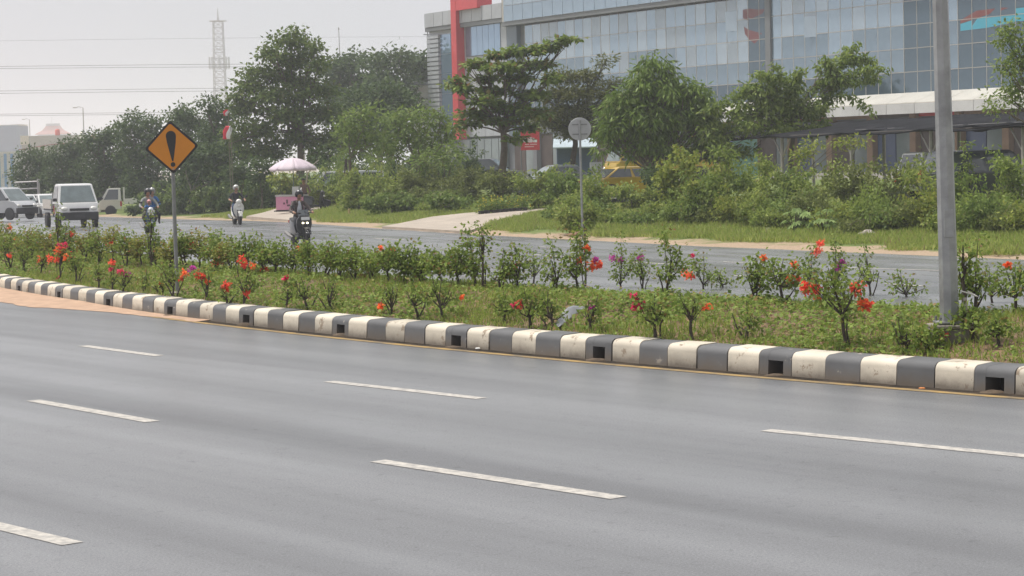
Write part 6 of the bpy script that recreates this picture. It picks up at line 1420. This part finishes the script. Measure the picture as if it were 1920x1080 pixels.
    if helmet:
        b = MB(); seg = 18; rows = []
        for i in range(9):
            ph = R(-38 + 128 * i / 8); row = []
            for k_ in range(seg):
                th = 2 * math.pi * k_ / seg; front = math.cos(th) > .35 and ph < R(22); r_ = .142 * s
                row.append(tuple(hc + Vector((math.cos(ph) * math.cos(th) * r_ * (1.06 if not front else .60), math.cos(ph) * math.sin(th) * r_ * .94, math.sin(ph) * r_ * 1.05 + .035 * s + (.0 if not front else .06 * s * (1 if ph < 0 else .4))))))
            rows.append(row)
        b.loft(rows); b.build('helmet', helmet, t, smooth=True)
        b = MB(); b.tube([tuple(hc + Vector((.085, .09, .09)) * s), tuple(hc + Vector((.12, .055, .093)) * s), tuple(hc + Vector((.132, 0, .094)) * s), tuple(hc + Vector((.12, -.055, .093)) * s), tuple(hc + Vector((.085, -.09, .09)) * s)], .008 * s, 6); b.build('helmet_peak', plast, t)
        b = MB(); b.tube([tuple(hc + Vector((.01, .10, -.03)) * s), tuple(hc + Vector((.045, .05, -.11)) * s), tuple(hc + Vector((.045, -.05, -.11)) * s), tuple(hc + Vector((.01, -.10, -.03)) * s)], .006 * s, 5); b.build('chin_strap', plast, t)
    elif hair:
        b = MB(); b.ell(tuple(hc + Vector((-.022, 0, .065)) * s), (.105 * s, .098 * s, .085 * s), 14, 8); b.build('hair', hairm, t, smooth=True)
    return t
def scooter(label, loc, hd, pm, pm2, style='retro', lit=False, plate_m=plate_w, group=None, legshield=True, cat='scooter', name='scooter'):
    """local x forward, origin on the ground midway between the wheels"""
    t = thing(name, label, cat, loc, math.atan2(hd.y, hd.x), group); r = .27 if style != 'bike' else .29; wb = .63
    for x, nm in ((wb, 'front'), (-wb, 'rear')):
        wh = wheel(t, x, 0, r, .11 if x > 0 else .13)
    b = MB()
    for sy in (-1, 1): b.tube([(wb, sy * .075, r), (wb - .10, sy * .07, .62), (wb - .17, sy * .05, .88)], .022, 8)
    b.tube([(wb - .17, 0, .80), (wb - .22, 0, 1.0)], .03, 8); b.build('fork', plast, t)
    b = MB(); secs = []
    for i in range(9):
        a = R(20 + 135 * i / 8); secs.append([(wb + math.cos(a) * (r + .035), y, r + math.sin(a) * (r + .035)) for y in (-.085, -.05, .05, .085)] )
    for i in range(8):
        for k_ in range(3): b.add([secs[i][k_], secs[i][k_ + 1], secs[i + 1][k_ + 1], secs[i + 1][k_]], [(0, 1, 2, 3)])
    o = b.build('front_mudguard', pm, t, smooth=True); o.modifiers.new('t', 'SOLIDIFY').thickness = .02
    # front apron
    wA = .23 if style == 'retro' else (.25 if style == 'sport' else .17); b = MB(); secs = []
    prof = [(.38, .38, .10), (.40, .50, wA * .85), (.43, .66, wA), (.46, .82, wA * .95), (.47, .94, wA * .62)]
    for x, z, w_ in prof: secs.append([(x + .09 * (1 - (q / w_) ** 2), q, z) for q in [w_ * (k_ / 5 * 2 - 1) for k_ in range(6)]] + [(x - .05, w_, z), (x - .05, -w_, z)])
    b.loft(secs); ap = b.build('front_apron', pm, t, smooth=45)
    b = MB()
    if style == 'retro': b.ell((.50, 0, 1.0), (.11, .13, .12), 14, 8); b.build('handlebar_cover', pm, t, smooth=True); b = MB(); b.ell((.575, 0, .84), (.05, .075, .075), 12, 8); b.build('headlight', lampw, t, smooth=True)
    elif style == 'sport':
        b.add([(.44, -.2, .94), (.44, .2, .94), (.36, .15, 1.12), (.36, -.15, 1.12), (.58, 0, .95), (.46, 0, 1.13)], [(0, 4, 5, 3), (4, 1, 2, 5), (0, 3, 2, 1)]); b.build('windshield', glassv, t)
        for sy in (-1, 1): b = MB(); b.ell((.545, sy * .07, .72), (.04, .034, .026), 10, 6); b.build('headlight', mat('headlamp_lit', (.9, .85, .6), .2, emit=(1.0, .92, .62), estr=6.0) if lit else lampw, t, smooth=True)
    else: b.ell((.49, 0, .96), (.12, .11, .10), 12, 8); b.build('handlebar_cover', pm2, t, smooth=True); b = MB(); b.ell((.58, 0, .78), (.05, .10, .06), 12, 8); b.build('headlight', lampw, t, smooth=True)
    b = MB(); b.box((.585 if style != 'retro' else .56, 0, .86 if style == 'sport' else (.70 if style == 'retro' else .90)), (.015, .27, .095)); b.build('number_plate', plate_m, t)
    b = MB(); b.tube([(.36, -.34, 1.03), (.44, -.18, 1.04), (.46, 0, 1.0), (.44, .18, 1.04), (.36, .34, 1.03)], .017, 8); hb_ = b.build('handlebar', plast, t)
    for sy in (-1, 1):
        b = MB(); b.tube([(.33, sy * .35, 1.03), (.38, sy * .25, 1.035)], .023, 8); b.build('grip', plast, hb_)
        b = MB(); b.tube([(.40, sy * .24, 1.05), (.44, sy * .33, 1.20)], .007, 5); b.ell((.43, sy * .36, 1.24), (.02, .065, .04), 10, 6); b.build('mirror', plast, t, smooth=True)
    b = MB(); b.box((.16, 0, .30), (.44, .36 if style != 'bike' else .2, .09)); o = b.build('floorboard', plast if style != 'retro' else pm2, t); bevel(o, .02)
    b = MB(); secs = []
    for x, z0, z1, w_ in ((.02, .32, .62, .15), (-.15, .30, .72, .17), (-.5, .36, .76, .17), (-.82, .56, .80, .11), (-.95, .66, .80, .05)): secs.append([(x, -w_, z0 + .04), (x, -w_ * .7, z0), (x, w_ * .7, z0), (x, w_, z0 + .04), (x, w_, z1 - .05), (x, w_ * .75, z1), (x, -w_ * .75, z1), (x, -w_, z1 - .05)])
    b.loft(secs); b.build('rear_body', pm, t, smooth=45)
    b = MB(); secs = []
    for x, z, w_ in ((.0, .70, .10), (-.12, .78, .15), (-.45, .80, .15), (-.55, .85, .145), (-.85, .86, .10)): secs.append([(x, -w_, z - .06), (x, w_, z - .06), (x, w_ * .9, z), (x, 0, z + .015), (x, -w_ * .9, z)])
    b.loft(secs); b.build('seat', mat('seat_vinyl', (.025, .024, .023), .5), t, smooth=45)
    b = MB(); b.tube([(-.25, -.17, .26), (-.55, -.19, .30), (-.98, -.19, .40)], [.03, .055, .06], 10); b.build('exhaust', mat('exhaust_grey', (.22, .21, .20), .45, .5), t, smooth=50)
    b = MB(); b.box((-.35, 0, .30), (.55, .22, .2)); b.build('engine', plast, t)
    b = MB(); b.box((-.98, 0, .74), (.04, .18, .08)); b.build('tail_light', lampr, t)
    return t
def mtx(loc, hd): return Matrix.Translation(loc) @ Matrix.Rotation(math.atan2(hd.y, hd.x), 4, 'Z')
retro_w = paintmat('scooter_cream_white', (.70, .69, .64)); sc_black = paintmat('scooter_black', (.016, .017, .02)); sc_blue = paintmat('scooter_dark_blue', (.03, .06, .14)); sc_white = paintmat('scooter_white', (.6, .62, .63))
cloth = lambda n, c: mat(n, c, .9, var=.25, scale=5, bump=.3, bscale=9)
hd_a = Vector((.30, -.95, 0)).normalized(); HANDS = Vector((.35, .30, 1.06)); FEET = Vector((.14, .14, .34))
# dark scooter, nearest rider
p = onz(575, 461.5); hd_b = hd_a; hd_a = Vector((.38, -.925, 0)).normalized(); pA = p - hd_a * .63
scooter('black scooter with lit headlights ridden towards the camera on the far road', pA, hd_a, sc_black, sc_black, 'sport', True)
person('rider on the black scooter in an open grey brown jacket and dark helmet', pA, math.atan2(hd_a.y, hd_a.x), cloth('jacket_brown_grey', (.105, .085, .078)), cloth('trousers_dark', (.035, .037, .045)), Vector((-.18, 0, .86)), HANDS, FEET, mat('helmet_black', (.03, .03, .032), .25, coat=.4), 1.02, .08, shirt_front=cloth('white_tee', (.60, .61, .64)), shoe=cloth('grey_shoe', (.2, .2, .2)), knee_out=.34)
hd_a = hd_b
# white retro scooter
p = onz(450, 421.5); pB = p - hd_a * .63
scooter('cream white scooter on the wet far road behind the black one', pB, hd_a, retro_w, mat('floor_beige', (.4, .36, .3), .7), 'retro')
person('rider on the white scooter in a black tee shirt and silver helmet', pB, math.atan2(hd_a.y, hd_a.x), cloth('black_tee', (.025, .027, .032)), cloth('blue_jeans', (.045, .075, .14)), Vector((-.2, 0, .86)), HANDS, FEET, mat('helmet_silver', (.55, .54, .50), .25, .3, coat=.4), 1.0, .06, short=True, knee_out=.34)
# motorcycle with three people
p = onz(285, 440.5); pC = p - hd_a * .63
scooter('blue and white motorcycle carrying three people near the warning sign', pC, hd_a, sc_blue, sc_white, 'bike', name='motorcycle', cat='motorcycle')
blue_c = cloth('blue_shirt', (.05, .16, .38)); rzC = math.atan2(hd_a.y, hd_a.x); GC = 'family on the motorcycle'
person('man in a grey shirt and dark helmet steering the blue motorcycle', pC, rzC, cloth('grey_shirt', (.26, .27, .26)), cloth('olive_trousers', (.09, .085, .06)), Vector((-.24, 0, .86)), HANDS, FEET, MATS['helmet_black'], 1.05, .06, group=GC, knee_out=.40)
person('child in blue with a pink helmet sitting in front of the man', pC, rzC, blue_c, blue_c, Vector((.04, 0, .80)), Vector((.33, .18, 1.03)), Vector((.16, .10, .36)), mat('helmet_pink', (.70, .34, .32), .4), .62, .05, group=GC)
person('passenger in bright blue with a grey helmet behind the man', pC + Vector((.20, .06, 0)), rzC, blue_c, cloth('dark_skirt', (.05, .05, .06)), Vector((-.58, 0, .93)), Vector((-.30, .2, 1.12)), Vector((-.45, .24, .40)), mat('helmet_grey', (.28, .28, .27), .3, coat=.4), .98, .06, group=GC)

# --- vendor cart
g0 = gp(560, 107.5); vc = thing('vendor_cart', 'pink vendor cart box on wheels with a grey lid', 'cart', gp(548, 107), R(-12))
b = MB(); b.box((0, 0, .56), (1.42, .8, .66)); o = b.build('box', mat('cart_pink', (.62, .27, .40), .55, var=.12, scale=2), vc); bevel(o, .02)
b = MB(); b.box((0, 0, .935), (1.48, .86, .08)); b.build('lid', mat('cart_lid_grey', (.45, .44, .42), .6), vc)
b = MB(); b.box((0, 0, .18), (1.5, .7, .08)); b.build('chassis', plast, vc)
for s in (-1, 1): wheel(vc, .45, s * .43, .28, .1)
for x_, z_, w_, h_ in ((-.12, .64, .09, .2), (-.28, .55, .09, .10), (-.05, .45, .16, .09)): b = MB(); b.box((x_, -.406, z_), (w_, .012, h_)); b.build('print_mark', mat('dark_print', (.10, .04, .06), .6), vc)
b = MB(); b.box((.28, -.1, 1.18), (.34, .3, .40)); b.build('display_case', mat('case_glass', (.50, .52, .50), .1, spec=.8), vc)
b = MB(); b.tube([(-.75, 0, .2), (-.95, 0, .16)], .03, 6); b.build('tow_bar', plast, vc)
# parasol
q = gp(552, 107.3); pt_ = at(551, 296, 107.3); pr = thing('parasol', 'large pale pink parasol over the vendor cart', 'parasol', q)
H_ = pt_.z - q.z; rad = 44 * 107.3 / FPX; hh = 18.5 * 107.3 / FPX
b = MB(); b.tube([(0, 0, -.05), (0, 0, H_)], .025, 8); b.build('pole', mat('parasol_pole', (.12, .16, .13), .5), pr)
pmats = [mat('parasol_pink', (.56, .475, .53), .75), mat('parasol_pink_faded', (.58, .50, .545), .75)]
for k_ in range(8):
    b = MB(); a0, a1 = 2 * math.pi * (k_ + .25) / 8, 2 * math.pi * (k_ + 1.25) / 8
    for i in range(7):
        t_ = i / 6; rr = rad * t_; zz = H_ - hh * (t_ ** 1.9)
        for j in range(5): f_ = j / 4; sagz = -.05 * math.sin(math.pi * f_) * t_; a = a0 + (a1 - a0) * f_; cr_ = rr * (1 - .045 * math.sin(math.pi * f_)); b.v.append((cr_ * math.cos(a), cr_ * math.sin(a), zz + sagz))
    for i in range(6):
        for j in range(4): a = i * 5 + j; b.f.append((a, a + 1, a + 6, a + 5)); b.mi.append(0)
    for j in range(5): x, y, z = b.v[30 + j]; b.v.append((x * 1.005, y * 1.005, z - .10 - .03 * (j % 2)))
    for j in range(4): b.f.append((30 + j, 31 + j, 36 + j, 35 + j)); b.mi.append(0)
    o = b.build('canopy_panel', pmats[k_ % 2], pr, smooth=50); o.modifiers.new('t', 'SOLIDIFY').thickness = .008
    b = MB(); b.tube([(0, 0, H_ - .35), (rad * .6 * math.cos(a0), rad * .6 * math.sin(a0), H_ - hh * .6 ** 1.9 - .02)], .008, 4); b.build('rib', plast, pr)
q2 = gp(572, 107.8)
person('vendor in a brown top standing behind the pink cart', q2, R(-100), cloth('brown_top', (.24, .16, .13)), cloth('dark_trousers_vendor', (.05, .05, .06)), Vector((0, 0, .88)), Vector((.22, .26, .92)), Vector((.0, .11, 0)), None, .98, .06)
q3 = gp(588, 106.6); scooter('dark parked motorcycle coupled to the right of the vendor cart', q3, Vector((.95, -.25, 0)).normalized(), sc_black, sc_black, 'bike', name='motorcycle', cat='motorcycle', plate_m=plate)
# forked bare stem and thin tree props
b = MB(); q = gp(573, 108.6); b.tube([(0, 0, 0), (.05, 0, 1.2), (.15, 0, 1.9)], [.05, .04, .035], 7); b.tube([(.15, 0, 1.9), (.05, 0, 2.4), (0, 0, 2.9)], [.03, .025, .02], 6); b.tube([(.15, 0, 1.9), (.5, 0, 2.4), (.75, 0, 2.6)], [.03, .025, .02], 6)
o = b.build('bare_sapling', mat('pale_stem', (.42, .38, .32), .8, var=.2), label='pale forked bare stem right of the parasol pole', cat='sapling'); o.location = q
for i, px in enumerate((640, 648, 654)):
    q = gp(px, 103); b = MB(); b.tube([(0, 0, -.1), ((654 - px) * .012, 0, 1.4), ((652 - px) * .022, 0, 2.5)], .028, 6); o = b.build('support_pole', bark_d, label=('leftmost', 'middle', 'rightmost')[i] + ' dark support pole propping the small tree by the rubbish heap', cat='pole', group='tree support poles'); o.location = q
q = gp(655, 97); b = MB(); b.lathe([(.06, 0), (.05, .3), (.0405, .34)], seg=8); o = b.build('marker_post', mat('marker_yellow_brown', (.40, .30, .12), .7), label='short yellowish marker post in the grass between the two drives', cat='post'); o.location = q
# parked motorcycles by the yellow saloon
for i, px in enumerate((1228, 1240, 1252)):
    scooter(('leftmost', 'middle', 'rightmost')[i] + ' of three dark motorcycles parked behind the yellow saloon', gp(px, 101 + i * .4), Vector((-.3, -.95, 0)).normalized(), sc_black, sc_black, 'bike', group='parked motorcycles', name='motorcycle', cat='motorcycle', plate_m=plate)
# ================================================================== HAZE
hb = MB(); hb.box((0, 2100, 40.0), (8400, 5000, 94))
hm = bpy.data.materials.new('haze_air'); hm.use_nodes = True; hn = hm.node_tree; hn.nodes.clear()
ho = hn.nodes.new('ShaderNodeOutputMaterial'); pv = hn.nodes.new('ShaderNodeVolumePrincipled')
pv.inputs['Color'].default_value = (.93, .95, 1.0, 1); pv.inputs['Density'].default_value = 0.0006; pv.inputs['Anisotropy'].default_value = 0.2
hn.links.new(pv.outputs[0], ho.inputs['Volume'])
hz_o = hb.build('haze', hm, kind='stuff', label='pale humid haze filling the air', cat='haze')
